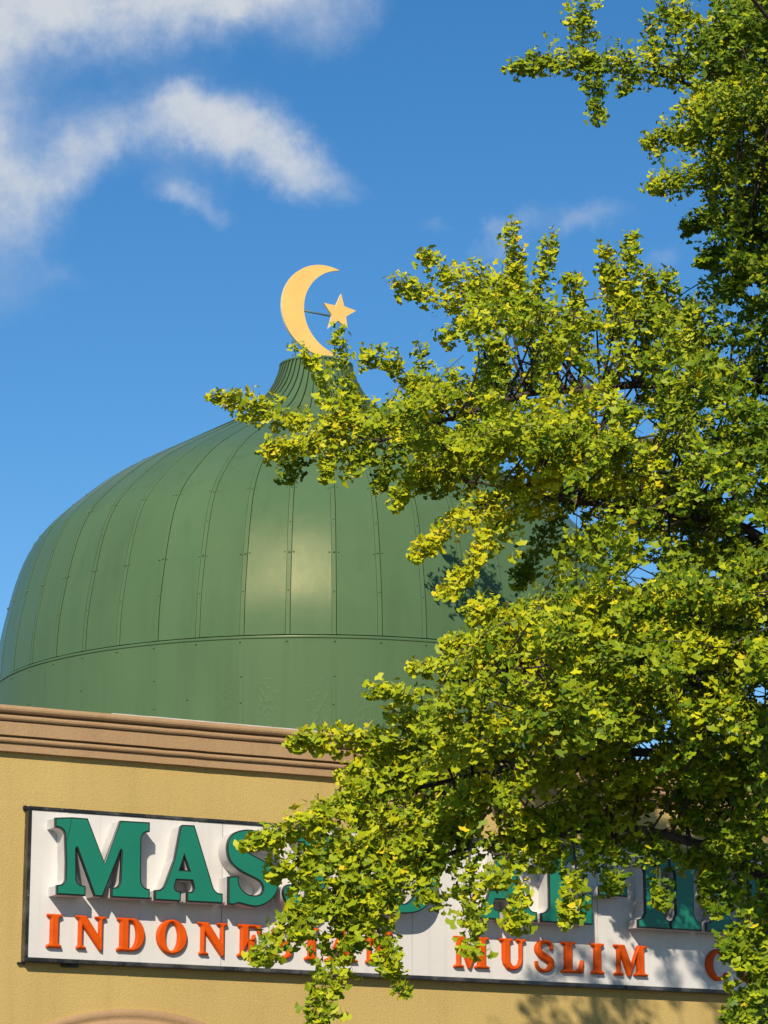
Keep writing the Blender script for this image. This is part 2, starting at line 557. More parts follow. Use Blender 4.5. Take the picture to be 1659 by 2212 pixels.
# arch moulding and the doorway below the frame
def arch_moulding():
    prof = [(-0.17, -0.12), (-0.17, 0.02)] + [(-0.17 + 0.02, 0.02), (-0.145, 0.035), (-0.105, 0.04), (-0.085, 0.02), (-0.075, 0.012), (-0.055, 0.030), (-0.02, 0.034), (0.0, 0.018), (0.0, -0.01)]
    path = [(ARC_S + ARC_A, 0.02, 1, 0)]
    n = 64
    v, f = [], []
    sts = []
    sts.append(lambda d: (ARC_S + ARC_A + d, 0.0))
    for i in range(n + 1):
        a = math.pi * i / n
        def P(d, a=a):
            return (ARC_S + (ARC_A + d) * math.cos(a), ZC + (ARC_B + d) * math.sin(a))
        sts.append(P)
    sts.append(lambda d: (ARC_S - ARC_A - d, 0.0))
    k = len(prof)
    for P in sts:
        for d, o in prof:
            s, z = P(d)
            v.append(W(s, z, WALL_O + o))
    for i in range(len(sts) - 1):
        for j in range(k - 1):
            a = i * k + j
            f.append((a, a + k, a + k + 1, a + 1))
    m = mesh_py('arch_moulding', v, f, True)
    bm = bmesh.new(); bm.from_mesh(m); bmesh.ops.recalc_face_normals(bm, faces=bm.faces); bm.to_mesh(m); bm.free()
    return link('arch_moulding', m, MAT['cornice'], bld)
arch_moulding()
dr = wbox('door', ARC_S - 1.07, ARC_S + 1.07, -0.30, -0.36, 0.0, ZC - 0.02, MAT['door'], bld)
for dx in (-0.53, 0.53):
    wbox('door_pane', ARC_S + dx - 0.42, ARC_S + dx + 0.42, -0.29, -0.299, 0.25, ZC - 0.15, MAT['glass'], dr)
    wbox('door_handle', ARC_S + dx * 0.13 - 0.015, ARC_S + dx * 0.13 + 0.015, -0.25, -0.299, 0.95, 1.2, MAT['flash'], dr)
fan = [(ARC_S + (ARC_A - 0.18) * math.cos(math.pi * i / 30), ZC + (ARC_B - 0.18) * math.sin(math.pi * i / 30)) for i in range(31)]
m = mesh_py('fanlight', [W(s, z, -0.31) for s, z in fan] + [W(s, z, -0.34) for s, z in fan], [tuple(range(30, -1, -1)), tuple(range(31, 62))] + [(i, i + 1, i + 32, i + 31) for i in range(30)])
link('fanlight', m, MAT['glass'], bld)

# ---------------------------------------------------------------- dome
DX, DY = -0.61637, 25.8
dome = empty('green_dome', (DX, DY, TOP - 0.35))
tag(dome, 'large green onion dome of riveted metal panels behind the cornice', 'dome')
PROF = [(6.352, 2.812), (6.471, 2.809), (6.637, 2.797), (6.924, 2.742), (7.194, 2.680), (7.406, 2.617), (7.603, 2.528), (7.95, 2.188 + 0.02), (8.145, 1.964), (8.483, 1.369 + 0.02),
        (8.691, 1.01), (8.896, 0.658), (8.996, 0.548), (9.133, 0.426), (9.31, 0.334), (9.407, 0.319)]
def profile(n):
    z = np.array([p[0] for p in PROF]); r = np.array([p[1] for p in PROF])
    for _ in range(1):
        r[7] = 2.20
    t = np.r_[0, np.cumsum(np.hypot(np.diff(z), np.diff(r)))]
    T_ = np.linspace(0, t[-1], n)
    def cub(v):
        mm = np.gradient(v, t)
        i = np.clip(np.searchsorted(t, T_) - 1, 0, len(t) - 2); h = t[i + 1] - t[i]; u = (T_ - t[i]) / h
        return (2*u**3-3*u**2+1)*v[i]+(u**3-2*u**2+u)*h*mm[i]+(-2*u**3+3*u**2)*v[i+1]+(u**3-u**2)*h*mm[i+1]
    Z, Q = cub(z), cub(r)
    # light smoothing of the hand-measured outline
    for _ in range(3):
        Z[1:-1] = (Z[:-2] + 2 * Z[1:-1] + Z[2:]) / 4
        Q[1:-1] = (Q[:-2] + 2 * Q[1:-1] + Q[2:]) / 4
    return Z, Q
NP = 48
PZ, PR = profile(46)
dZ, dR = np.gradient(PZ), np.gradient(PR)
nl = np.hypot(dZ, dR)
PNr, PNz = dZ / nl, -dR / nl                     # outward normal in (r, z)
A0 = R(4.5)
STEP = 2 * math.pi / NP
def DP(r, a, z):
    """a measured from the side facing the camera, positive to the right"""
    return Vector((DX + r * math.sin(a), DY - r * math.cos(a), z))
def batten_half(r):
    return max(0.0075, min(0.0165, 0.006 + 0.0052 * r))
GAP = 0.0052
# dark liner seen in the joints
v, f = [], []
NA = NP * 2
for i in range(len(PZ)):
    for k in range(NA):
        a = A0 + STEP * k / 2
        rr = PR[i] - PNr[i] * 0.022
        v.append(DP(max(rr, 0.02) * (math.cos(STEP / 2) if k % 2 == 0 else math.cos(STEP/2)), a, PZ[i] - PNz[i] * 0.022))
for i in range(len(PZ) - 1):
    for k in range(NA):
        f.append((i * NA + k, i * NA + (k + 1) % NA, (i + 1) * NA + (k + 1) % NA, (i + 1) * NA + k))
link('liner', mesh_py('liner', v, f, True), MAT['gapshade'], dome)

for k in range(NP):
    a0, a1 = A0 + STEP * k, A0 + STEP * (k + 1)
    am = (a0 + a1) / 2
    yaw = rng.gauss(0, 0.009)
    tilt = rng.gauss(0, 0.006)
    # panel: nearly flat across, follows the outline upwards
    v, f = [], []
    nc = 5
    for i in range(len(PZ)):
        r = PR[i]
        h = (batten_half(r) + GAP) / r
        half = max(STEP / 2 - h, 0.0005)
        sh = (GAP - 0.0022) / r * 0.5
        for c in range(nc):
            u = -1 + 2 * c / (nc - 1)
            a = am + sh + u * (half + sh * 0.9)
            flat = r * math.cos(half) / math.cos(u * half)
            rr = flat + 0.07 * (r - flat) + u * yaw * r * half + (i / len(PZ) - 0.5) * tilt * 0.5
            v.append(DP(rr, a, PZ[i]))
    base = len(v)
    # folded edges back towards the liner
    for i in range(len(PZ)):
        for c in (0, nc - 1):
            p = v[i * nc + c]
            v.append(p - Vector((math.sin(am) * PNr[i], -math.cos(am) * PNr[i], PNz[i])) * 0.018)
    for i in range(len(PZ) - 1):
        for c in range(nc - 1):
            q = i * nc + c
            f.append((q, q + 1, q + nc + 1, q + nc))
        b = base + i * 2
        f.append((b, i * nc, (i + 1) * nc, b + 2))
        f.append((i * nc + nc - 1, b + 1, b + 3, (i + 1) * nc + nc - 1))
    m = mesh_py('panel', v, f, True)
    sm = np.ones(len(m.polygons), dtype=bool)
    m.polygons.foreach_set('use_smooth', sm)
    # sharp folds
    bm = bmesh.new(); bm.from_mesh(m)
    for e in bm.edges:
        if len(e.link_faces) == 2 and e.calc_face_angle(0) > 0.6:
            e.smooth = False
    bm.to_mesh(m); bm.free()
    m.materials.append(MAT['dome']); m.materials.append(MAT['gapshade'])
    m.polygons.foreach_set('material_index', [0 if (p % (nc + 1)) < nc - 1 else 1 for p in range(len(m.polygons))])  # folded edges coloured dark to stand for shade in the joint
    link('panel', m, None, dome)
for k in range(NP):
    a = A0 + STEP * k
    v, f = [], []
    out = 0.0035
    tan = Vector((math.cos(a), math.sin(a), 0))
    for i in range(len(PZ)):
        r = PR[i]
        hw = batten_half(r)
        nrm = Vector((math.sin(a) * PNr[i], -math.cos(a) * PNr[i], PNz[i]))
        c = DP(r * math.cos(0.0), a, PZ[i])
        up = out + max(0, (1.1 - r)) * 0.011
        if r > 1.2:
            c = c - nrm * (r * (1 - math.cos(STEP / 2)) * 0.6)
        v += [c - tan * hw - nrm * 0.016, c - tan * hw + nrm * up, c + tan * hw + nrm * up, c + tan * hw - nrm * 0.016]
    for i in range(len(PZ) - 1):
        for j in range(3):
            q = i * 4 + j
            f.append((q, q + 1, q + 5, q + 4))
    f.append((3, 2, 1, 0)); q = (len(PZ) - 1) * 4; f.append((q, q + 1, q + 2, q + 3))
    m = mesh_py('batten', v, f)
    m.materials.append(MAT['batten']); m.materials.append(MAT['gapshade'])
    m.polygons.foreach_set('material_index', [1 if (p % 3 == 2 or p % 3 == 0) and p < 3 * (len(PZ) - 1) else 0 for p in range(len(m.polygons))])  # batten sides painted with the same joint shade
    link('batten', m, None, dome)

# drum, band, top rim
DR0 = 2.825
def ring(name, prof, mat, n=144, smooth=True, close=False, parent=dome):
    v, f = [], []
    for r, z in prof:
        for k in range(n):
            v.append(DP(r, 2 * math.pi * k / n, z))
    P = len(prof)
    for i in range(P - 1):
        for k in range(n):
            f.append((i * n + k, i * n + (k + 1) % n, (i + 1) * n + (k + 1) % n, (i + 1) * n + k))
    if close:
        for k in range(n):
            f.append(((P - 1) * n + k, (P - 1) * n + (k + 1) % n, (k + 1) % n, k))
    m = mesh_py(name, v, f, smooth)
    bm = bmesh.new(); bm.from_mesh(m); bmesh.ops.recalc_face_normals(bm, faces=bm.faces)
    for e in bm.edges:
        if len(e.link_faces) == 2 and e.calc_face_angle(0) > 0.5:
            e.smooth = False
    bm.to_mesh(m); bm.free()
    return link(name, m, mat, parent)
drum = ring('drum', [(DR0 - 0.012, TOP - 0.36), (DR0 - 0.006, 5.9), (DR0 - 0.004, 6.335)], MAT['drum'])
# joints on the drum: shallow raised laps
for k in range(NP):
    if k % 2:
        continue
    a = A0 + STEP * k
    tan = Vector((math.cos(a), math.sin(a), 0)); nrm = Vector((math.sin(a), -math.cos(a), 0))
    v = []
    for z in (TOP - 0.3, 6.325):
        c = DP(DR0 - 0.006, a, z)
        v += [c - tan * 0.020 - nrm * 0.004, c - tan * 0.017 + nrm * 0.0022, c + tan * 0.017 + nrm * 0.0022, c + tan * 0.020 - nrm * 0.004]
    link('lap_strip', mesh_py('lap_strip', v, [(0, 1, 5, 4), (1, 2, 6, 5), (2, 3, 7, 6)]), MAT['drum'], dome)
ring('band', [(DR0 - 0.03, 6.316), (DR0 - 0.003, 6.316), (DR0 + 0.003, 6.322), (DR0 + 0.0045, 6.330), (DR0 + 0.002, 6.338), (DR0 - 0.006, 6.343), (DR0 - 0.03, 6.344)], MAT['dome'])
ring('rim', [(0.30, 9.395), (0.332, 9.397), (0.338, 9.405), (0.336, 9.418), (0.318, 9.425), (0.02, 9.432)], MAT['dome'], 96)

def rivet_mesh():
    v, f = [], []
    def add(c, nrm, rad, h):
        q = nrm.to_track_quat('Z', 'Y')
        b = len(v)
        for rr, hh in ((1.0, -0.2), (0.92, 0.55), (0.5, 0.95)):
            for j in range(6):
                an = math.pi / 3 * j
                v.append(c + q @ Vector((rad * rr * math.cos(an), rad * rr * math.sin(an), h * hh)))
        for lev in (0, 1):
            for j in range(6):
                f.append((b + lev * 6 + j, b + lev * 6 + (j + 1) % 6, b + lev * 6 + 6 + (j + 1) % 6, b + lev * 6 + 6 + j))
        f.append(tuple(b + 12 + j for j in range(6)))
    r2 = random.Random(5)
    def on_dome(a, z, off, rad=0.0095, h=0.011):
        i = int(np.argmin(np.abs(PZ - z)))
        nr = Vector((math.sin(a) * PNr[i], -math.cos(a) * PNr[i], PNz[i]))
        t = Vector((math.cos(a), math.sin(a), 0))
        r = float(np.interp(z, PZ, PR))
        c = DP(r * (1 if abs(off) < 0.005 else math.cos(STEP / 2) + 0.3 * (1 - math.cos(STEP / 2))), a, z) + t * off
        if abs(off) < 0.005 and r > 1.2:
            c -= nr * (r * (1 - math.cos(STEP / 2)) * 0.6 - 0.0035)
        add(c, nr, rad, h)
    for k in range(NP):
        a = A0 + STEP * k
        for z in (7.04, 7.63):
            for off in (-0.036, 0.0, 0.036):
                on_dome(a, z + r2.uniform(-0.008, 0.008), off + r2.uniform(-0.003, 0.003), 0.010 if off == 0 else 0.0085)
        for z in (6.72, 7.33, 7.95, 8.25):
            if r2.random() < 0.8:
                on_dome(a, z + r2.uniform(-0.03, 0.03), 0.0, 0.0065, 0.008)
        nr = Vector((math.sin(a), -math.cos(a), 0))
        add(DP(DR0 - 0.004, a + r2.uniform(-0.004, 0.004), 6.295), nr, 0.009, 0.010)
        if k % 2 == 0:
            for z in (5.45, 5.62, 5.80, 6.02):
                add(DP(DR0 - 0.002, a + r2.uniform(-0.002, 0.002), z + r2.uniform(-0.01, 0.01)), nr, 0.0075, 0.008)
        elif r2.random() < 0.5:
            add(DP(DR0 - 0.004, a + r2.uniform(-0.03, 0.03), 5.8 + r2.uniform(-0.2, 0.15)), nr, 0.0075, 0.008)
    return mesh_py('rivets', v, f, True)
rv = link('rivets', rivet_mesh(), MAT['dome'], dome)
rv['kind'] = 'stuff'

# ---------------------------------------------------------------- crescent and star
AX0 = Vector((DX, DY, 0))
def CW(x, z, o):
    return AX0 + WD * x + WN * o + Vector((0, 0, z))
fin = empty('crescent_finial', CW(-0.028, 9.43, 0))
tag(fin, 'gold crescent and star on a short pole on top of the green dome', 'finial')
def flat_shape(name, pts, o0, o1, parent, mat, emat):
    n = len(pts)
    tri = geometry.tessellate_polygon([[Vector((p[0], p[1], 0)) for p in pts]])
    v = [CW(x, z, o1) for x, z in pts] + [CW(x, z, o0) for x, z in pts]
    f, mi = [], []
    for a, b, c in tri:
        if (v[b] - v[a]).cross(v[c] - v[a]).dot(WN) < 0:
            a, c = c, a
        f += [(a, b, c), (c + n, b + n, a + n)]; mi += [0, 0]
    for i in range(n):
        j = (i + 1) % n
        f.append((i, i + n, j + n, j)); mi.append(1)
    m = mesh_py(name, v, f)
    m.materials.append(mat); m.materials.append(emat)
    m.polygons.foreach_set('material_index', mi)
    bm = bmesh.new(); bm.from_mesh(m); bmesh.ops.recalc_face_normals(bm, faces=bm.faces); bm.to_mesh(m); bm.free()
    return link(name, m, None, parent)
oc, orad, ic, irad = (0.077, 9.954), 0.435, (0.276, 9.956), 0.408
t1 = math.atan2(10.36 - oc[1], 0.228 - oc[0]); t2 = math.atan2(9.543 - oc[1], 0.172 - oc[0]) + 2 * math.pi
u1 = math.atan2(10.36 - ic[1], 0.228 - ic[0]); u2 = math.atan2(9.555 - ic[1], 0.176 - ic[0]) + 2 * math.pi
cres = [(oc[0] + orad * math.cos(t1 + (t2 - t1) * i / 60), oc[1] + orad * math.sin(t1 + (t2 - t1) * i / 60)) for i in range(61)]
cres += [(ic[0] + irad * math.cos(u2 + (u1 - u2) * i / 50), ic[1] + irad * math.sin(u2 + (u1 - u2) * i / 50)) for i in range(1, 50)]
flat_shape('crescent', cres, -0.012, 0.012, fin, MAT['gold'], MAT['goldedge'])
star = [(0.245, 10.142), (0.277, 10.025), (0.399, 10.0), (0.297, 9.929), (0.311, 9.817), (0.214, 9.878), (0.115, 9.791), (0.152, 9.922), (0.068, 10.027), (0.192, 10.02)]
flat_shape('star', star, -0.012, 0.012, fin, MAT['gold'], MAT['goldedge'])
def tube(name, pts, rads, mat, parent, n=8):
    v, f = [], []
    pts = [Vector(p) for p in pts]
    for i, p in enumerate(pts):
        d = (pts[min(i + 1, len(pts) - 1)] - pts[max(i - 1, 0)]).normalized()
        q = d.to_track_quat('Z', 'Y')
        for k in range(n):
            a = 2 * math.pi * k / n
            v.append(p + q @ Vector((math.cos(a), math.sin(a), 0)) * rads[i])
    for i in range(len(pts) - 1):
        for k in range(n):
            f.append((i * n + k, i * n + (k + 1) % n, (i + 1) * n + (k + 1) % n, (i + 1) * n + k))
    f.append(tuple(reversed(range(n)))); f.append(tuple(range((len(pts) - 1) * n, len(pts) * n)))
    return link(name, mesh_py(name, v, f, True), mat, parent)
tube('rod', [CW(-0.17, 9.937, -0.022), CW(0.20, 9.92, -0.022)], [0.010, 0.010], MAT['rod'], fin)
tube('pole', [CW(-0.0, 9.42, -0.03), CW(-0.0, 9.62, -0.03)], [0.024, 0.024], MAT['rod'], fin)

# ---------------------------------------------------------------- sign
SIGN0, SIGN1 = -0.03, 8.6
ZB, ZT = 3.617, 4.660
sign = empty('mosque_sign', W(3, ZB - 0.03, WALL_O))
tag(sign, 'long white sign with raised green and orange letters on the ochre wall', 'sign')
# panel sheets with visible joints
seams = [SIGN0, 1.46, 3.03, 4.66, 6.3, SIGN1]
for a, b in zip(seams[:-1], seams[1:]):
    wbox('panel', a + 0.0018, b - 0.0018, WALL_O + 0.012, 0.0, ZB, ZT, MAT['panel'], sign, 0.0015)
wbox('backing', SIGN0, SIGN1, WALL_O + 0.001, WALL_O + 0.010, ZB, ZT, MAT['frame'], sign)
def frame_strip(name, s0, s1, z0, z1, o1=0.013):
    return wbox(name, s0, s1, WALL_O + 0.001, o1, z0, z1, MAT['frame'], sign, 0.004)
for i, (a, b) in enumerate([(-0.055, 0.70), (0.70, 2.1), (2.1, 4.9), (4.9, 8.625)]):
    frame_strip('frame_strip', a, b - 0.0025, ZB - 0.030, ZB - 0.001, 0.012 + 0.002 * (i % 2))
for i, (a, b) in enumerate([(-0.055, 0.235), (0.235, 0.33), (0.33, 1.25), (1.25, 3.6), (3.6, 8.625)]):
    frame_strip('frame_strip', a, b - 0.0025, ZT + 0.001, ZT + 0.026, 0.012 + 0.002 * (i % 2))
frame_strip('frame_strip', -0.055, SIGN0 - 0.001, ZB - 0.0005, ZT + 0.0005, 0.0115)
frame_strip('frame_strip', SIGN1 + 0.001, 8.625, ZB - 0.0005, ZT + 0.0005, 0.0115)
wbox('bracket', -0.075, -0.045, WALL_O + 0.001, WALL_O + 0.03, ZT + 0.004, ZT + 0.035, MAT['frame'], sign, 0.004)
wbox('bracket', 0.245, 0.365, WALL_O + 0.001, -0.02, ZB - 0.052, ZB - 0.0305, MAT['frame'], sign, 0.002)
wbox('bracket', -0.085, -0.03, WALL_O + 0.001, WALL_O + 0.03, ZB - 0.045, ZB - 0.0305, MAT['frame'], sign, 0.003)

# --- letter outlines
def fillet(pts, n=4):
    """pts (x, y[, radius]) -> rounded outline"""
    out = []
    P = [(p[0], p[1], p[2] if len(p) > 2 else 0.0) for p in pts]
    N_ = len(P)
    for i in range(N_):
        x, y, r = P[i]
        if r <= 0:
            out.append((x, y)); continue
        a = Vector((P[i - 1][0] - x, P[i - 1][1] - y)); b = Vector((P[(i + 1) % N_][0] - x, P[(i + 1) % N_][1] - y))
        la, lb = a.length, b.length
        r = min(r, la * 0.48, lb * 0.48)
        p1 = Vector((x, y)) + a / la * r; p2 = Vector((x, y)) + b / lb * r
        for k in range(n + 1):
            t = k / n
            q = p1 * (1 - t) ** 2 + Vector((x, y)) * 2 * t * (1 - t) + p2 * t * t
            out.append((q.x, q.y))
    return out
def chaikin(pts, sharp=(), it=2):
    P = [(Vector(p), i in sharp) for i, p in enumerate(pts)]
    for _ in range(it):
        Q = []
        N_ = len(P)
        for i in range(N_):
            p, s = P[i]
            if s:
                Q.append((p, True))
            else:
                Q.append((p * 0.75 + P[i - 1][0] * 0.25, False)); Q.append((p * 0.75 + P[(i + 1) % N_][0] * 0.25, False))
        P = Q
    return [(p.x, p.y) for p, s in P]
def area(p):
    return sum(p[i][0] * p[(i + 1) % len(p)][1] - p[(i + 1) % len(p)][0] * p[i][1] for i in range(len(p))) / 2
def clean(p):
    o = []
    for q in p:
        if not o or math.hypot(q[0] - o[-1][0], q[1] - o[-1][1]) > 1e-4:
            o.append(q)
    if math.hypot(o[0][0] - o[-1][0], o[0][1] - o[-1][1]) < 1e-4:
        o.pop()
    return o
def offset(p, d):
    """move the outline inwards by d (outline anticlockwise; holes clockwise)"""
    n = len(p)
    out = []
    for i in range(n):
        a, b, c = Vector(p[i - 1]), Vector(p[i]), Vector(p[(i + 1) % n])
        e1, e2 = (b - a).normalized(), (c - b).normalized()
        n1, n2 = Vector((-e1.y, e1.x)), Vector((-e2.y, e2.x))
        m_ = n1 + n2
        if m_.length < 1e-3:
            out.append((b.x + n1.x * d, b.y + n1.y * d)); continue
        m_.normalize()
        k = min(1.8, 1 / max(0.3, m_.dot(n1)))
        out.append((b.x + m_.x * d * k, b.y + m_.y * d * k))
    return out
def prism(name, loops, levels, mat, parent, cap=True):
    """loops: [outer, holes...]; levels: [(inset, offset out)] from back to front, front capped"""
    v, f = [], []
    lev_idx = []
    for inset, o in levels:
        ids = []
        for lp in loops:
            q = offset(lp, inset) if inset else lp
            ids.append(list(range(len(v), len(v) + len(q))))
            v += [W(s, z, o) for s, z in q]
        lev_idx.append(ids)
    for A, B in zip(lev_idx[:-1], lev_idx[1:]):
        for la, lb in zip(A, B):
            n = len(la)
            for i in range(n):
                j = (i + 1) % n
                f.append((la[i], la[j], lb[j], lb[i]))
    if cap:
        inset, o = levels[-1]
        L2 = [[Vector((s, z, 0)) for s, z in (offset(lp, inset) if inset else lp)] for lp in loops]
        flat = [i for ids in lev_idx[-1] for i in ids]
        for a, b, c in geometry.tessellate_polygon(L2):
            a, b, c = flat[a], flat[b], flat[c]
            if (v[b] - v[a]).cross(v[c] - v[a]).dot(WN) < 0:
                a, c = c, a
            f.append((a, b, c))
    return link(name, mesh_py(name, v, f), mat, parent)
def orient(loops):
    o = []
    for i, lp in enumerate(loops):
        lp = clean(lp)
        if (area(lp) > 0) != (i == 0):
            lp = lp[::-1]
        o.append(lp)
    return o
DEPTH = 0.166
def green_letter(loops, text):
    loops = orient(loops)
    L_ = prism('letter', loops, [(0, 0.001), (0, DEPTH - 0.024)], MAT['return'], sign, False)
    L_['label'] = 'raised green letter ' + text + ' with black edge'
    prism('trim', loops, [(-0.0015, DEPTH - 0.026), (-0.0015, DEPTH - 0.002), (0.0035, DEPTH)], MAT['trim'], L_)
    prism('face', loops, [(0.0085, DEPTH - 0.001), (0.0085, DEPTH + 0.0025)], MAT['green'], L_)
def orange_letter(loops, text):
    loops = orient(loops)
    L_ = prism('letter', loops, [(0, 0.001), (0, 0.020), (0.004, 0.031), (0.011, 0.038)], MAT['orange'], sign)
    L_['label'] = 'raised orange letter ' + text

G_M = [(0.088,4.590),(0.214,4.601),(0.333,4.600),(0.47,4.293),(0.584,4.601),(0.811,4.603),(0.812,4.536),(0.775,4.529,.03),(0.747,4.497,.02),(0.751,4.167,.02),(0.777,4.131,.03),(0.821,4.123),(0.822,4.055),(0.528,4.052),(0.527,4.118),(0.572,4.124,.03),(0.594,4.156,.02),(0.599,4.385,.004),(0.593,4.393,.004),(0.46,4.053),(0.401,4.052),(0.258,4.39,.004),(0.25,4.381),(0.257,4.155,.02),(0.278,4.128,.03),(0.329,4.117),(0.33,4.051),(0.115,4.05),(0.113,4.114),(0.155,4.121,.03),(0.177,4.151,.02),(0.176,4.282),(0.164,4.492,.02),(0.132,4.522,.03),(0.09,4.525)]
G_A = [(0.861,4.119),(0.906,4.124,.02),(0.936,4.156,.02),(1.009,4.353),(1.052,4.589,.01),(1.067,4.602),(1.162,4.604),(1.321,4.152,.02),(1.349,4.124,.02),(1.392,4.122),(1.393,4.053),(1.113,4.051),(1.112,4.118),(1.153,4.123,.02),(1.168,4.144,.02),(1.153,4.204),(1.027,4.203),(1.011,4.148,.02),(1.022,4.124,.02),(1.062,4.119),(1.063,4.051),(0.862,4.05)]
G_AH = [(1.085,4.386),(1.128,4.275),(1.052,4.275)]
G_S = [(1.436,4.249),(1.516,4.256),(1.518,4.201),(1.547,4.158),(1.59,4.128),(1.647,4.121),(1.697,4.133),(1.718,4.167),(1.711,4.206),(1.675,4.239),(1.574,4.276),(1.503,4.311),(1.452,4.353),(1.427,4.41),(1.422,4.475),(1.436,4.528),(1.471,4.569),(1.527,4.592),(1.592,4.603),(1.663,4.597),(1.707,4.584),(1.743,4.593),(1.807,4.595),(1.812,4.459),(1.744,4.449),(1.729,4.48),(1.686,4.517),(1.635,4.532),(1.585,4.524),(1.554,4.496),(1.554,4.463),(1.587,4.433),(1.716,4.382),(1.788,4.34),(1.825,4.297),(1.843,4.245),(1.84,4.193),(1.819,4.14),(1.776,4.092),(1.712,4.053),(1.648,4.04),(1.584,4.05),(1.513,4.065),(1.495,4.048),(1.439,4.049)]
B, Tz = 4.052, 4.602
def serif_i(x0, x1, s0, s1, b=B, t=Tz, h=0.066, e=0.03):
    """a slab serif stem: foot x0..x1, stem s0..s1"""
    return [(x0, b), (x1, b), (x1, b + h), (s1 + 0.03, b + h + 0.008, .02), (s1, b + h + 0.045, .02), (s1, t - h - 0.045, .02), (s1 + 0.03, t - h - 0.008, .02), (x1, t - h),
            (x1, t), (x0, t), (x0, t - h), (s0 - 0.03, t - h - 0.008, .02), (s0, t - h - 0.045, .02), (s0, b + h + 0.045, .02), (s0 - 0.03, b + h + 0.008, .02), (x0, b + h)]
green_letter([fillet(G_M)], 'M')
LM_ = [o for o in sign.children if o.name.startswith('letter')][0]
cr = [(0.213, 4.600), (0.203, 4.547), (0.188, 4.472), (0.174, 4.438)]
link('crack', mesh_py('crack', [W(s_ + d_, z_, DEPTH + 0.0032) for s_, z_ in cr for d_ in (-0.0016, 0.0016)], [(2 * i_, 2 * i_ + 1, 2 * i_ + 3, 2 * i_ + 2) for i_ in range(3)]), MAT['trim'], LM_)
green_letter([fillet(G_A), G_AH], 'A')
green_letter([chaikin(G_S, (0, 1, 22, 23, 44))], 'S')
G_J = [(1.992, Tz), (2.292, Tz), (2.292, Tz - .066), (2.25, Tz - .074), (2.222, Tz - .11), (2.218, 4.22), (2.20, 4.135), (2.14, 4.065), (2.05, 4.038), (1.955, 4.050), (1.895, 4.095), (1.872, 4.155), (1.885, 4.205), (1.93, 4.225), (1.975, 4.205), (1.992, 4.155), (2.02, 4.125), (2.05, 4.13), (2.066, 4.165), (2.068, Tz - .11), (2.04, Tz - .074), (1.992, Tz - .066)]
green_letter([chaikin(G_J, (0, 1, 2, 21))], 'J')
green_letter([fillet(serif_i(2.325, 2.605, 2.39, 2.54))], 'I')
G_D = [(2.64, B), (2.90, B), (3.03, B + .03), (3.13, B + .13), (3.16, B + .275), (3.13, B + .42), (3.03, B + .52), (2.90, Tz), (2.64, Tz), (2.64, Tz - .066), (2.675, Tz - .074), (2.70, Tz - .11), (2.70, B + .11), (2.675, B + .074), (2.64, B + .066)]
G_DH = [(2.85, B + .075), (2.90, B + .075), (2.975, B + .15), (2.995, B + .275), (2.975, B + .40), (2.90, Tz - .075), (2.85, Tz - .075)]
green_letter([chaikin(G_D, (0, 8, 9, 14)), chaikin(G_DH, (0, 6))], 'D')
dxA = 4.02 - 1.392
green_letter([fillet([(p[0] + dxA,) + p[1:] for p in G_A]), [(p[0] + dxA, p[1]) for p in G_AH]], 'A')
G_L = [(4.058, B), (4.514, B), (4.514, 4.29), (4.44, 4.29), (4.42, 4.20, .03), (4.36, B + .075, .04), (4.282, B + .075), (4.282, Tz - .11, .02), (4.31, Tz - .074, .02), (4.355, Tz - .066), (4.355, Tz), (4.055, Tz), (4.055, Tz - .066), (4.10, Tz - .074, .02), (4.13, Tz - .11, .02), (4.13, B + .11, .02), (4.10, B + .074, .02), (4.058, B + .066)]
green_letter([fillet(G_L)], 'L')
green_letter([[(4.58, 4.284), (4.834, 4.284), (4.834, 4.360), (4.58, 4.360)]], 'hyphen')
G_H = [(4.928, B), (5.217, B), (5.217, B + .062), (5.19, B + .07, .02), (5.164, B + .11, .02), (5.164, 4.284), (5.277, 4.284), (5.277, B + .11, .02), (5.255, B + .07, .02), (5.228, B + .062), (5.228, B), (5.513, B), (5.513, B + .062), (5.48, B + .07, .02), (5.446, B + .11, .02),
       (5.446, Tz - .11, .02), (5.48, Tz - .07, .02), (5.513, Tz - .062), (5.513, Tz), (5.228, Tz), (5.228, Tz - .062), (5.255, Tz - .07, .02), (5.277, Tz - .11, .02), (5.277, 4.360), (5.164, 4.360), (5.164, Tz - .11, .02), (5.19, Tz - .07, .02), (5.217, Tz - .062), (5.217, Tz), (4.928, Tz), (4.928, Tz - .062), (4.965, Tz - .07, .02), (4.995, Tz - .11, .02), (4.995, B + .11, .02), (4.965, B + .07, .02), (4.928, B + .062)]
green_letter([fillet(G_H)], 'H')
green_letter([fillet(serif_i(5.557, 5.850, 5.630, 5.781))], 'I')
x = 5.895
G_K = [(x, B), (x + .29, B), (x + .29, B + .066), (x + .225, B + .10, .02), (x + .225, 4.24), (x + .27, 4.285), (x + .375, B + .10, .02), (x + .33, B + .066), (x + .33, B), (x + .64, B), (x + .64, B + .066), (x + .585, B + .08, .02), (x + .385, 4.40), (x + .50, Tz - .08, .03), (x + .60, Tz - .066), (x + .60, Tz), (x + .33, Tz), (x + .33, Tz - .066), (x + .39, Tz - .085, .02), (x + .225, 4.36), (x + .225, Tz - .10, .02), (x + .29, Tz - .066), (x + .29, Tz), (x, Tz), (x, Tz - .066), (x + .07, Tz - .10, .02), (x + .07, B + .10, .02), (x, B + .066)]
green_letter([fillet(G_K)], 'K')

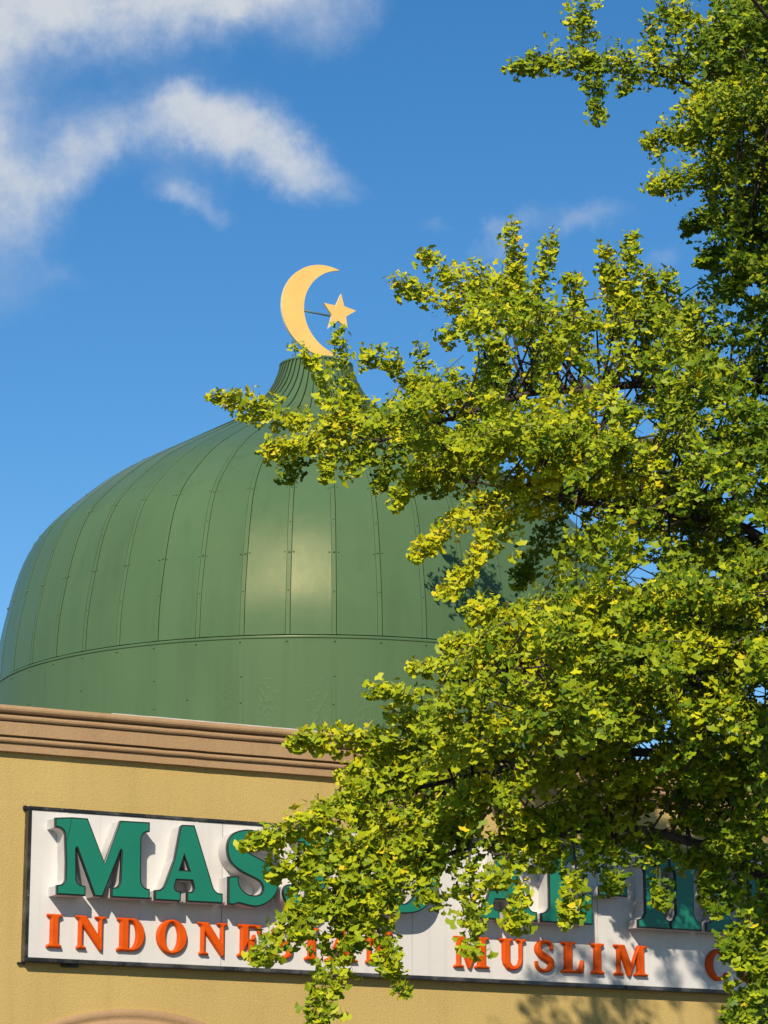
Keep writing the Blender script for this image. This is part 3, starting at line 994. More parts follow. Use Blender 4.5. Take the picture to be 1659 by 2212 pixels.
# --- orange line, in units of the letter height
OB, OH = 3.690, 0.238
def place(gl, s0):
    return [[(s0 + p[0] * OH, OB + p[1] * OH) + tuple(p[2:]) for p in lp] for lp in gl]
def sr(pts):
    return fillet([(p[0], p[1], p[2] * OH if len(p) > 2 else 0) for p in pts], 3)
def stem(x0, x1, a, b, t=1.0):
    return [(x0, 0), (x1, 0), (x1, .07), (b, .14), (b, t - .14), (x1, t - .07), (x1, t), (x0, t), (x0, t - .07), (a, t - .14), (a, .14), (x0, .07)]
def ell(cx, cy, rx, ry, n=36, p=2.0):
    o = []
    for i in range(n):
        t = 2 * math.pi * i / n
        c, s = math.cos(t), math.sin(t)
        o.append((cx + rx * math.copysign(abs(c) ** (2 / p), c), cy + ry * math.copysign(abs(s) ** (2 / p), s)))
    return o
def stroke(path, widths):
    """outline of a curve with changing width"""
    P = [Vector(p) for p in path]
    # resample with Catmull-Rom
    Q, Wd = [], []
    for i in range(len(P) - 1):
        p0, p1, p2, p3 = P[max(i - 1, 0)], P[i], P[i + 1], P[min(i + 2, len(P) - 1)]
        for k in range(5):
            t = k / 5
            Q.append(0.5 * ((2 * p1) + (p2 - p0) * t + (2 * p0 - 5 * p1 + 4 * p2 - p3) * t * t + (3 * p1 - p0 - 3 * p2 + p3) * t ** 3))
            Wd.append(widths[i] + (widths[i + 1] - widths[i]) * t)
    Q.append(P[-1]); Wd.append(widths[-1])
    l, r = [], []
    for i, q in enumerate(Q):
        d = (Q[min(i + 1, len(Q) - 1)] - Q[max(i - 1, 0)]).normalized()
        n = Vector((-d.y, d.x)) * Wd[i]
        l.append((q.x + n.x, q.y + n.y)); r.append((q.x - n.x, q.y - n.y))
    return l + r[::-1]
O_I = [stem(0, .48, .115, .37)]
O_N = [[(.06, 0), (.37, 0), (.37, .06), (.25, .12), (.25, .68), (.80, -.03), (.885, -.03), (.885, .88), (1.0, .94), (1.0, 1), (.64, 1), (.64, .94), (.765, .88), (.765, .43), (.36, 1.0), (0, 1), (0, .95), (.12, .86), (.12, .12), (.06, .06)]]
O_D = [[(0, 0), (.50, 0)] + [(.50 + .40 * math.sin(t) ** 1, .5 - .5 * math.cos(t)) for t in [math.pi * i / 16 for i in range(1, 16)]] + [(.50, 1), (0, 1), (0, .93), (.10, .87), (.10, .13), (0, .07)],
       [(.38, .10)] + [(.43 + .19 * math.sin(t), .5 - .40 * math.cos(t)) for t in [math.pi * i / 14 for i in range(0, 15)]] + [(.38, .90)]]
O_O = [ell(.5, .5, .5, .53), ell(.49, .5, .20, .42)]
O_E = [[(0, 0), (.80, 0), (.84, .30), (.76, .30), (.68, .14), (.60, .09), (.37, .09), (.37, .45), (.44, .46), (.52, .52), (.54, .62), (.60, .62), (.60, .38), (.60, .30), (.54, .30), (.52, .36), (.46, .385), (.37, .39)][:12] +
       [(.52, .50), (.54, .60), (.60, .60), (.60, .32), (.54, .32), (.52, .40), (.44, .42)][:0] + [(.46, .47), (.51, .58), (.58, .58), (.58, .72), (.51, .72), (.46, .57), (.37, .54), (.37, .91), (.60, .91), (.66, .84), (.72, .66), (.79, .66), (.79, 1), (0, 1), (0, .93), (.10, .87), (.10, .13), (0, .07)]]
# simple, clean E
O_E = [[(0, 0), (.78, 0), (.82, .32), (.75, .32), (.66, .15), (.56, .09), (.37, .09), (.37, .46), (.48, .44), (.53, .34), (.60, .34), (.60, .70), (.53, .70), (.48, .58), (.37, .555), (.37, .91), (.56, .91), (.65, .85), (.71, .68), (.78, .68), (.78, 1), (0, 1), (0, .93), (.10, .87), (.10, .13), (0, .07)]]
O_S = [stroke([(.62, .70), (.64, .84), (.52, .95), (.33, .95), (.16, .84), (.14, .67), (.28, .53), (.46, .44), (.61, .32), (.60, .15), (.44, .04), (.24, .05), (.10, .16), (.07, .33)], [.045, .055, .055, .065, .095, .115, .125, .125, .115, .095, .06, .05, .05, .045])]
O_U = [[(0, 1), (0, .94), (.12, .87), (.12, .36), (.16, .18), (.26, .05), (.44, -.02), (.62, .0), (.76, .09), (.83, .22), (.85, .40), (.86, .87), (.98, .94), (.98, 1), (.62, 1), (.62, .94), (.74, .87), (.74, .36), (.69, .20), (.58, .13), (.48, .15), (.40, .26), (.39, .40), (.39, .87), (.50, .94), (.50, 1)]]
O_L = [[(0, 0), (.80, 0), (.83, .42), (.74, .42), (.66, .18), (.54, .09), (.40, .09), (.40, .87), (.52, .94), (.52, 1), (0, 1), (0, .94), (.12, .87), (.12, .12), (0, .06)]]
O_M = [[(0, 0), (.36, 0), (.36, .06), (.24, .12), (.24, .72), (.53, -.03), (.60, -.03), (.87, .70), (.87, .12), (.76, .06), (.76, 0), (1.29, 0), (1.29, .06), (1.15, .12), (1.15, .87), (1.27, .94), (1.27, 1), (.91, 1), (.66, .36), (.40, 1), (.0, 1), (.0, .94), (.12, .87), (.12, .12), (0, .06)]]
O_A = [[(0, 0), (.34, 0), (.34, .06), (.25, .10), (.30, .27), (.66, .27), (.72, .10), (.62, .06), (.62, 0), (1.14, 0), (1.14, .06), (1.04, .11), (.66, 1.03), (.56, 1.03), (.18, .13), (.0, .06)], [(.335, .36), (.62, .36), (.485, .74)]]
O_C = [stroke([(.78, .66), (.74, .82), (.58, .95), (.38, .92), (.21, .74), (.15, .50), (.21, .26), (.38, .08), (.58, .04), (.73, .12), (.83, .25)], [.05, .05, .055, .085, .125, .135, .125, .085, .055, .05, .045])]
line = [('I', O_I, .101), ('N', O_N, .313), ('D', O_D, .635), ('O', O_O, .942), ('N', O_N, 1.262), ('E', O_E, 1.581), ('S', O_S, 1.855), ('I', O_I, 2.125), ('A', O_A, 2.29), ('N', O_N, 2.615),
        ('M', O_M, 3.375), ('U', O_U, 3.768), ('S', O_S, 4.078), ('L', O_L, 4.317), ('I', O_I, 4.584), ('M', O_M, 4.79), ('C', O_C, 5.637), ('O', O_O, 5.925)]
for t, g, s0 in line:
    orange_letter([fillet([(q[0], q[1], .004) for q in lp], 2) if t in 'INELMUA' else [(q[0], q[1]) for q in lp] for lp in place(g, s0)], t)

# ---------------------------------------------------------------- ginkgo tree
tree = empty('ginkgo_tree', (3.3, 17.5, 0.0))
tag(tree, 'leafy yellow green ginkgo tree in front of dome and sign', 'tree')

# limbs: picture point + depth along each, thickness at start / end
LIMBS = [
    [(2010, 1180, 17.6), (1800, 900, 17.5), (1560, 830, 17.4), (1340, 835, 17.2), (1150, 860, 17.0), (980, 900, 16.8), (830, 940, 16.6)],
    [(2010, 1500, 17.6), (1800, 1260, 17.4), (1640, 1160, 17.2), (1480, 1115, 17.0), (1320, 1090, 16.9), (1140, 1060, 16.7), (1010, 1040, 16.6)],
    [(2010, 1900, 17.6), (1830, 1560, 17.3), (1640, 1450, 17.0), (1450, 1440, 16.7), (1250, 1420, 16.4), (1080, 1440, 16.2), (960, 1470, 16.1)],
    [(2010, 2250, 17.5), (1830, 1800, 17.2), (1620, 1650, 17.0), (1420, 1630, 16.9), (1230, 1640, 16.7), (1060, 1665, 16.5), (880, 1700, 16.3), (760, 1740, 16.2)],
    [(2010, 900, 17.7), (1800, 480, 17.8), (1640, 300, 17.8), (1480, 180, 17.7), (1320, 145, 17.6)],
    [(2010, 2600, 17.4), (1840, 2130, 17.0), (1640, 1900, 16.8), (1450, 1800, 16.6), (1200, 1790, 16.4), (960, 1850, 16.2), (800, 1900, 16.1)],
    [(2010, 1700, 17.8), (1800, 1400, 18.6), (1560, 1300, 20.4), (1330, 1320, 20.9), (1150, 1350, 21.0), (1040, 1400, 21.1)],
    [(2010, 1000, 17.7), (1850, 640, 17.5), (1700, 520, 17.3), (1580, 480, 17.2)],
    [(2010, 1100, 17.8), (1700, 980, 19.5), (1400, 950, 20.8), (1150, 960, 21.9), (980, 985, 22.2)],
    [(2010, 600, 17.7), (1950, 100, 17.6), (1800, -300, 17.4), (1600, -560, 17.2)],
    [(2030, 500, 17.7), (2300, 0, 17.6), (2500, -500, 17.4)],
    [(2030, 1300, 17.7), (2300, 1000, 17.6), (2700, 800, 17.4)],
    [(2030, 2000, 17.6), (2400, 1800, 17.4), (2800, 1700, 17.2)],
    [(2030, 800, 17.7), (2100, 300, 16.6), (2050, -200, 15.8)],
    [(2030, 1600, 17.6), (2000, 1400, 16.4), (1900, 1200, 15.4)],
]
def smooth_path(P, step=0.10):
    P = [Vector(p) for p in P]
    out = []
    for i in range(len(P) - 1):
        p0, p1, p2, p3 = P[max(i - 1, 0)], P[i], P[i + 1], P[min(i + 2, len(P) - 1)]
        n = max(2, int((p2 - p1).length / step))
        for k in range(n):
            t = k / n
            out.append(0.5 * ((2 * p1) + (p2 - p0) * t + (2 * p0 - 5 * p1 + 4 * p2 - p3) * t * t + (3 * p1 - p0 - 3 * p2 + p3) * t ** 3))
    out.append(P[-1])
    return out
def wobble(P, amp, r):
    o = [P[0]]
    ph = [r.uniform(0, 6.28) for _ in range(6)]
    for i, p in enumerate(P[1:], 1):
        t = i * 0.35
        o.append(p + Vector((math.sin(t + ph[0]) + .5 * math.sin(2.3 * t + ph[3]), math.sin(1.1 * t + ph[1]), math.sin(.9 * t + ph[2]) + .5 * math.sin(2.7 * t + ph[4]))) * amp)
    return o
# trunk
tz = [(0, 0.30), (0.4, 0.24), (1.5, 0.215), (3, 0.20), (5, 0.175), (7, 0.145), (9, 0.11), (11, 0.075), (13, 0.045), (14.6, 0.012)]
TX, TY = 3.3, 17.5
tube('trunk', [(TX + 0.06 * math.sin(z), TY + 0.05 * math.cos(z * 1.3), z - (0.05 if z == 0 else 0)) for z, r in tz], [r for z, r in tz], MAT['bark'], tree, 16)
limb_pts = []
for L_ in LIMBS:
    P = smooth_path([at(*q) for q in L_])
    P[0] = Vector((TX, TY, P[0].z))
    P = wobble(P, 0.018, rng)
    n = len(P)
    ln = sum((P[i + 1] - P[i]).length for i in range(n - 1))
    r0 = 0.016 + 0.006 * ln
    rads = [r0 * (1 - i / (n - 1)) ** 0.9 + 0.007 for i in range(n)]
    tube('branch', P, rads, MAT['bark'], tree, 9)
    limb_pts += [(p, r) for p, r in zip(P, rads)]

# sprays: path of picture points from root to tip, depth at root and tip, half width root / tip (picture px), yellowness
SP = [
    # top right
    ([(1660, 175), (1480, 150), (1340, 130), (1220, 128), (1100, 148)], 17.7, 17.2, 58, 24, .35),
    ([(1262, 135), (1258, 60), (1262, -10)], 17.4, 17.3, 36, 26, .40),
    ([(1300, 120), (1285, 190), (1300, 262)], 17.4, 17.3, 28, 20, .15),
    ([(1360, 140), (1350, 175), (1345, 195)], 17.5, 17.4, 18, 12, .2),
    ([(1480, 140), (1455, 60), (1430, -20)], 17.6, 17.4, 34, 22, .35),
    ([(1420, 140), (1405, 80), (1400, 30)], 17.6, 17.4, 22, 12, .3),
    ([(1660, 120), (1580, 90), (1500, 60), (1470, 10)], 17.3, 17.0, 55, 30, .45),
    ([(1680, 60), (1620, 50), (1560, 55)], 17.4, 17.2, 40, 22, .4),
    ([(1700, 270), (1560, 270), (1470, 290), (1398, 300)], 17.4, 17.0, 60, 24, .42),
    ([(1700, 200), (1600, 210), (1480, 215)], 17.0, 16.8, 60, 45, .5),
    ([(1700, 370), (1580, 370), (1480, 375), (1412, 400)], 17.2, 16.8, 62, 26, .40),
    ([(1700, 470), (1600, 465), (1520, 470), (1478, 485)], 17.4, 17.2, 62, 24, .12),
    ([(1700, 560), (1600, 540), (1545, 545), (1512, 560)], 17.6, 17.3, 60, 22, .08),
    ([(1700, 640), (1620, 610), (1570, 620)], 17.6, 17.4, 60, 34, .08),
    # middle mass, upper outline
    ([(1130, 700), (1112, 600), (1105, 540), (1103, 475)], 17.1, 16.9, 44, 18, .62),
    ([(1170, 690), (1172, 600), (1190, 510)], 17.2, 17.0, 34, 14, .5),
    ([(1340, 720), (1325, 640), (1312, 580), (1305, 530)], 17.0, 16.8, 40, 15, .55),
    ([(1350, 700), (1355, 600), (1365, 540), (1362, 500)], 16.8, 16.6, 46, 15, .55),
    ([(1450, 720), (1440, 660), (1443, 600), (1440, 578)], 17.0, 16.9, 34, 10, .35),
    ([(1420, 680), (1410, 620), (1400, 580)], 17.0, 16.9, 36, 16, .4),
    ([(1250, 700), (1240, 640), (1225, 590)], 17.1, 17.0, 44, 20, .5),
    ([(1100, 680), (1010, 620), (950, 580), (915, 545)], 17.0, 16.8, 46, 16, .60),
    ([(1060, 660), (960, 640), (900, 625), (845, 608)], 16.9, 16.7, 42, 16, .62),
    ([(1120, 620), (1050, 600), (1010, 580)], 17.1, 17.0, 44, 24, .6),
    ([(1080, 690), (1000, 690), (960, 720)], 17.0, 16.9, 46, 24, .5),
    # left arm over the dome
    ([(980, 880), (870, 930), (760, 915), (650, 900), (550, 875), (458, 850)], 16.8, 16.3, 60, 18, .62),
    ([(770, 920), (720, 850), (680, 790), (628, 735)], 16.6, 16.4, 36, 14, .55),
    ([(800, 920), (760, 840), (738, 760), (728, 700)], 16.7, 16.5, 34, 12, .42),
    ([(960, 880), (890, 820), (840, 770), (785, 760)], 16.8, 16.5, 42, 22, .45),
    ([(900, 850), (915, 800), (910, 755)], 16.9, 16.8, 24, 10, .4),
    ([(760, 930), (690, 950), (620, 960), (565, 965)], 16.5, 16.2, 42, 16, .66),
    ([(690, 940), (650, 985), (610, 1022)], 16.6, 16.5, 30, 18, .12),
    ([(760, 950), (715, 990), (700, 1025)], 16.6, 16.4, 34, 18, .5),
    ([(800, 950), (770, 990), (755, 1025)], 16.6, 16.5, 32, 18, .4),
    ([(860, 950), (835, 1000), (820, 1052)], 16.7, 16.6, 30, 16, .15),
    ([(1000, 960), (930, 990), (880, 1040), (852, 1085)], 16.7, 16.4, 52, 16, .55),
    ([(1220, 1010), (1110, 1060), (1010, 1100), (950, 1150), (892, 1200)], 16.6, 16.1, 52, 16, .72),
    ([(1200, 1070), (1110, 1100), (1050, 1170), (1000, 1240), (948, 1275)], 16.4, 16.0, 50, 15, .72),
    ([(1240, 1080), (1190, 1140), (1150, 1200), (1112, 1262)], 16.9, 16.8, 44, 18, .12),
    ([(1060, 980), (980, 1010), (910, 1040)], 16.9, 16.7, 52, 26, .4),
    ([(1010, 870), (940, 850), (890, 860)], 16.7, 16.5, 55, 30, .5),
    # lower mass, left outline
    ([(1150, 1400), (1090, 1330), (1040, 1300), (1010, 1330)], 16.3, 16.0, 55, 24, .6),
    ([(1160, 1420), (1060, 1400), (1000, 1370), (968, 1400)], 16.2, 15.9, 56, 22, .6),
    ([(1080, 1450), (1000, 1440), (940, 1440), (898, 1430)], 16.1, 15.8, 48, 15, .58),
    ([(1050, 1530), (940, 1520), (870, 1500), (800, 1478)], 16.1, 15.7, 50, 15, .52),
    ([(960, 1560), (900, 1550), (850, 1535)], 16.1, 15.9, 40, 14, .5),
    ([(1020, 1590), (900, 1600), (780, 1590), (700, 1590), (628, 1603)], 16.3, 15.8, 52, 16, .62),
    ([(900, 1620), (800, 1640), (740, 1670)], 16.2, 16.0, 52, 20, .55),
    ([(900, 1700), (780, 1700), (720, 1735), (706, 1728)], 16.2, 15.9, 40, 9, .4),
    ([(900, 1740), (780, 1755), (680, 1765), (600, 1790), (530, 1812)], 16.1, 15.6, 62, 14, .48),
    ([(780, 1790), (690, 1830), (620, 1850), (585, 1880)], 16.0, 15.8, 58, 24, .45),
    ([(800, 1850), (720, 1930), (640, 1990), (590, 2035), (548, 2062)], 16.0, 15.6, 60, 18, .40),
    ([(790, 1880), (760, 1980), (720, 2080), (695, 2160), (690, 2215)], 16.0, 15.6, 60, 28, .42),
    ([(850, 1880), (820, 1970), (830, 2060), (868, 2140)], 16.0, 15.7, 52, 22, .42),
    ([(700, 1900), (650, 1950), (625, 2000)], 15.9, 15.8, 46, 20, .35),
    ([(900, 1850), (920, 1900), (930, 1950)], 16.1, 16.0, 40, 20, .35),
    ([(1020, 1800), (1015, 1900), (1022, 1980), (1014, 2055)], 16.1, 15.8, 44, 22, .38),
    ([(1100, 1780), (1120, 1860), (1118, 1950), (1120, 1990)], 16.2, 15.9, 44, 18, .5),
    ([(1100, 1840), (1085, 1890), (1075, 1905)], 16.0, 15.9, 36, 18, .5),
    ([(1230, 1790), (1240, 1880), (1228, 1960), (1232, 1990)], 16.3, 16.0, 40, 18, .42),
    ([(1330, 1800), (1330, 1880), (1310, 1910)], 16.4, 16.2, 44, 20, .3),
    ([(1410, 1800), (1425, 1880), (1428, 1955)], 16.5, 16.3, 40, 18, .15),
    ([(1680, 1850), (1640, 1950), (1600, 2030), (1575, 2060)], 16.6, 16.2, 70, 20, .18),
    ([(1700, 2000), (1640, 2080), (1610, 2160), (1585, 2215)], 16.5, 16.2, 60, 26, .22),
    ([(1700, 2100), (1660, 2180), (1650, 2260)], 16.5, 16.3, 50, 30, .2),
    ([(1600, 1880), (1560, 1930), (1540, 1960)], 16.6, 16.4, 50, 20, .12),
    ([(960, 1760), (850, 1810), (740, 1850), (650, 1900)], 16.2, 15.8, 60, 26, .45),
    ([(980, 1760), (890, 1830), (810, 1900), (770, 1960)], 16.2, 15.9, 60, 26, .40),
    ([(1010, 1740), (960, 1810), (930, 1880)], 16.3, 16.1, 56, 26, .42),
    ([(1150, 1740), (1170, 1800), (1190, 1870)], 16.4, 16.2, 56, 22, .38),
    ([(1320, 1730), (1290, 1790), (1280, 1870)], 16.5, 16.3, 56, 22, .3),
    ([(1480, 1730), (1480, 1800), (1490, 1870)], 16.7, 16.5, 56, 24, .15),
    ([(1560, 1770), (1545, 1850), (1530, 1920)], 16.7, 16.5, 60, 28, .15),
    ([(1380, 1690), (1260, 1740), (1140, 1790), (1060, 1830)], 16.6, 16.2, 62, 30, .35),
    ([(1660, 1640), (1560, 1680), (1450, 1740)], 16.9, 16.6, 64, 36, .15),
    ([(860, 1660), (800, 1690), (760, 1720)], 16.2, 16.0, 50, 24, .5),
    ([(1560, 1300), (1430, 1280), (1320, 1290), (1220, 1310)], 15.8, 15.5, 60, 30, .62),
    ([(1660, 1290), (1600, 1290), (1540, 1310)], 15.7, 15.5, 56, 36, .55),
    ([(1500, 1390), (1380, 1370), (1260, 1370), (1150, 1390)], 15.7, 15.4, 60, 32, .62),
    ([(1660, 1420), (1560, 1400), (1470, 1410)], 15.7, 15.4, 60, 36, .60),
    ([(1480, 1500), (1360, 1480), (1240, 1490), (1120, 1520)], 15.8, 15.5, 60, 34, .60),
    ([(1660, 1540), (1570, 1520), (1480, 1540)], 15.8, 15.5, 58, 36, .58),
    ([(1240, 1560), (1120, 1570), (1020, 1600), (940, 1640)], 15.9, 15.6, 58, 30, .60),
    ([(1420, 940), (1330, 960), (1240, 990), (1160, 1030)], 16.3, 16.0, 56, 28, .72),
    ([(1320, 860), (1230, 880), (1140, 910), (1060, 960)], 16.4, 16.1, 56, 28, .68),
    ([(1460, 1020), (1370, 1030), (1290, 1050)], 16.4, 16.1, 54, 28, .60),
    ([(1340, 1630), (1220, 1650), (1110, 1680), (1020, 1700)], 16.2, 15.9, 56, 28, .5),
    ([(1520, 1620), (1420, 1650), (1320, 1690)], 16.3, 16.0, 56, 30, .35),
    ([(1640, 1600), (1570, 1640), (1500, 1700)], 16.3, 16.0, 56, 34, .3),
    ([(1660, 1740), (1600, 1790), (1560, 1830)], 16.4, 16.2, 56, 34, .2),
    ([(1080, 1690), (1010, 1720), (940, 1760)], 16.1, 15.9, 52, 28, .45),
    ([(930, 1790), (860, 1870), (800, 1950)], 16.1, 15.8, 54, 26, .42),
    ([(760, 1900), (700, 1960), (645, 2015)], 15.9, 15.7, 44, 20, .4),
    ([(1180, 800), (1110, 770), (1050, 740)], 17.0, 16.8, 46, 22, .55),
    # branch reaching over the cornice (throws the shade on the dome) and the back layer by the wall
    ([(970, 990), (940, 1015), (895, 1025)], 22.2, 22.3, 34, 16, .3),
    ([(1030, 985), (975, 960), (935, 935)], 22.0, 22.3, 34, 16, .3),
    ([(1070, 985), (1040, 950), (1000, 915)], 22.0, 22.2, 36, 20, .3),
    ([(1050, 985), (1010, 1010), (960, 1045)], 22.0, 22.2, 30, 16, .3),
    ([(1150, 1340), (1080, 1350), (1010, 1390)], 21.0, 21.4, 44, 20, .3),
    ([(1170, 1380), (1130, 1460), (1080, 1520)], 21.0, 21.4, 36, 20, .3),
    ([(1250, 1310), (1170, 1360), (1120, 1430)], 21.0, 21.4, 50, 22, .3),
    ([(1270, 1350), (1220, 1470), (1190, 1560)], 21.0, 21.4, 42, 22, .3),
    ([(1330, 1300), (1260, 1370), (1230, 1440)], 21.0, 21.4, 46, 22, .3),
    ([(1350, 1340), (1310, 1480), (1300, 1570)], 21.0, 21.4, 38, 22, .3),
    ([(1420, 1300), (1340, 1360), (1310, 1450)], 21.0, 21.4, 50, 22, .3),
    ([(1440, 1340), (1390, 1470), (1380, 1580)], 21.0, 21.4, 42, 22, .3),
    ([(1550, 1290), (1470, 1360), (1420, 1450)], 21.0, 21.4, 55, 24, .3),
    ([(1570, 1330), (1520, 1470), (1490, 1580)], 21.0, 21.4, 47, 24, .3),
    ([(1640, 1290), (1580, 1360), (1550, 1460)], 21.0, 21.4, 55, 30, .3),
    ([(1660, 1330), (1630, 1470), (1620, 1590)], 21.0, 21.4, 47, 30, .3),
    ([(1700, 1350), (1660, 1430), (1650, 1510)], 21.0, 21.4, 55, 30, .3),
    ([(1720, 1390), (1710, 1540), (1720, 1640)], 21.0, 21.4, 47, 30, .3),
    ([(1180, 1290), (1120, 1335), (1060, 1380)], 21.1, 21.6, 42, 20, .3),
    ([(1260, 1260), (1210, 1310), (1160, 1360)], 21.1, 21.6, 42, 20, .3),
    ([(1340, 1250), (1280, 1305), (1220, 1360)], 21.1, 21.6, 42, 20, .3),
    ([(1420, 1240), (1370, 1290), (1320, 1340)], 21.1, 21.6, 42, 20, .3),
    ([(1500, 1240), (1440, 1295), (1380, 1350)], 21.1, 21.6, 42, 20, .3),
    ([(1580, 1230), (1530, 1285), (1480, 1340)], 21.1, 21.6, 42, 20, .3),
    ([(1660, 1230), (1600, 1290), (1540, 1350)], 21.1, 21.6, 42, 20, .3),
    ([(1240, 1400), (1200, 1440), (1160, 1480)], 21.1, 21.6, 42, 20, .3),
    ([(1480, 1400), (1440, 1445), (1400, 1490)], 21.1, 21.6, 42, 20, .3),
    ([(1620, 1400), (1580, 1445), (1540, 1490)], 21.1, 21.6, 42, 20, .3),
]
PXM = 1.0 / FPX
CROWN = [(1475, -60), (1470, 60), (1470, 130), (1490, 210), (1450, 270), (1440, 300), (1475, 330), (1445, 385), (1480, 430), (1510, 480), (1535, 560), (1510, 620), (1450, 650), (1380, 590), (1320, 600), (1280, 640), (1210, 640), (1150, 610), (1110, 560), (1080, 590),
         (1010, 600), (950, 620), (960, 660), (960, 720), (1000, 790), (930, 800), (850, 800), (830, 860), (760, 890), (650, 900), (620, 920), (700, 960), (830, 970), (880, 1020), (970, 1030), (1020, 1080), (1060, 1080), (1090, 1090), (1180, 1060), (1240, 1090), (1200, 1180), (1160, 1290),
         (1060, 1330), (1000, 1390), (970, 1440), (960, 1500), (900, 1520), (880, 1580), (760, 1600), (770, 1680), (790, 1730), (700, 1770), (640, 1810), (660, 1870), (690, 1940), (720, 1960), (740, 2000), (820, 1980), (840, 1880), (930, 1850), (1010, 1860), (1100, 1810), (1250, 1840),
         (1350, 1830), (1450, 1840), (1540, 1900), (1620, 2010), (1620, 2260), (2600, 2260), (2600, -60)]
GAPS = [(1125, 775, 22), (1105, 730, 14), (1223, 799, 20), (1360, 828, 24), (1389, 922, 22), (1295, 893, 16), (1468, 990, 7), (1522, 1041, 15), (1565, 1073, 11), (1205, 637, 13), (1277, 1095, 7), (1240, 1118, 15),
        (1371, 1240, 22), (1405, 1226, 16), (1619, 1133, 22), (1569, 1071, 10), (1533, 1231, 6), (1388, 1613, 19), (1645, 1494, 18), (1438, 1559, 9), (1421, 1523, 7), (1430, 1768, 18), (1488, 1804, 20), (1440, 1790, 14),
        (1160, 1850, 0), (1010, 765, 14), (1630, 620, 12), (1550, 1240, 6), (1650, 1330, 8)]
GAPS = [(x, y, r) for x, y, r in GAPS if r]
CR = np.array(CROWN, float)
def in_poly(x, y):
    n = len(CR)
    inside = np.zeros(len(x), bool)
    j = n - 1
    for i in range(n):
        xi, yi = CR[i]; xj, yj = CR[j]
        c = ((yi > y) != (yj > y)) & (x < (xj - xi) * (y - yi) / (yj - yi + 1e-12) + xi)
        inside ^= c
        j = i
    return inside
CP, SPI = math.cos(PITCH), math.sin(PITCH)
def to_px(P):
    d = P - np.array([0, 0, CAM_Z])
    f = d[:, 1] * CP + d[:, 2] * SPI
    u = -d[:, 1] * SPI + d[:, 2] * CP
    return 829.5 + FPX * d[:, 0] / f, 1106 - FPX * u / f, f

LEAF_POS, LEAF_RAD, LEAF_TONE, LEAF_SIZE = [], [], [], []
def spray_leaves(P, r0, r1, tone, dens, size, clip):
    """hang leaves around the path P (list of Vector); r0/r1 half width at root/tip in metres"""
    Pa = np.array([tuple(p) for p in P])
    seg = np.linalg.norm(np.diff(Pa, axis=0), axis=1)
    L_ = np.r_[0, np.cumsum(seg)]
    tot = L_[-1]
    n = int(dens * tot * (r0 + r1) / (0.0030 * (size / 0.075) ** 2) * 0.66)
    # leaves sit in tufts on short spurs
    nt = max(3, int(n / 4.2))
    t = nrng.uniform(0, 1, nt) ** 0.92
    prof = r0 + (r1 - r0) * t
    lump = 0.88 + 0.22 * np.sin(t * tot * 11 + nrng.uniform(0, 6.28)) + 0.14 * np.sin(t * tot * 27 + nrng.uniform(0, 6.28))
    prof = prof * lump * np.clip((1 - t) * 7 + 0.30, 0, 1)
    stray = nrng.uniform(0, 1, nt)
    prof = prof * np.where(stray < 0.16, nrng.uniform(1.1, 1.75, nt), 1.0)
    s = t * tot
    c = np.stack([np.interp(s, L_, Pa[:, k]) for k in range(3)], 1)
    rd = nrng.normal(0, 1, (nt, 3)); rd /= np.linalg.norm(rd, axis=1)[:, None]
    rd[:, 1] *= 2.0                                  # tufts reach further towards and away from the street
    c = c + rd * (prof * nrng.uniform(0.02, 1, nt) ** 0.6)[:, None]
    per = nrng.integers(3, 7, nt)
    idx = np.repeat(np.arange(nt), per)
    jr = nrng.normal(0, 1, (len(idx), 3)); jr /= np.linalg.norm(jr, axis=1)[:, None]
    pos = c[idx] + jr * 0.020
    rad = rd[idx] * 0.45 + jr * 0.75
    keep = np.ones(len(idx), bool)
    x, y, f = to_px(pos)
    infr = (x > -40) & (x < 1700) & (y > -40) & (y < 2260)
    jx, jy = nrng.normal(0, 9, len(x)), nrng.normal(0, 9, len(x))
    if clip:
        keep &= (~infr) | in_poly(x + jx, y + jy)
    for gx, gy, gr in GAPS:
        keep &= ((x + jx * .4 - gx) ** 2 + (y + jy * .4 - gy) ** 2) > (gr + 7) ** 2
    tuft = nrng.normal(0, 0.11, nt)[idx][keep]
    pos, rad = pos[keep], rad[keep]
    m_ = len(pos)
    LEAF_POS.append(pos); LEAF_RAD.append(rad)
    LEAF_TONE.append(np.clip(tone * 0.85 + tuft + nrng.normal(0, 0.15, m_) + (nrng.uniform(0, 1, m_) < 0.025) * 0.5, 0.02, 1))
    LEAF_SIZE.append(np.clip(nrng.normal(size, size * 0.27, m_), size * 0.40, size * 1.65))

def nearest_limb(p):
    return min(limb_pts, key=lambda q: (q[0] - p).length_squared + 0.0)
def spray_branch(P, thick):
    n = len(P)
    tube('branch', P, [thick * (1 - 0.82 * i / (n - 1)) for i in range(n)], MAT['bark'], tree, 5)
def leaf_size(y):
    return 0.036 + 0.0125 * min(1, max(0, (y - 300) / 1500))

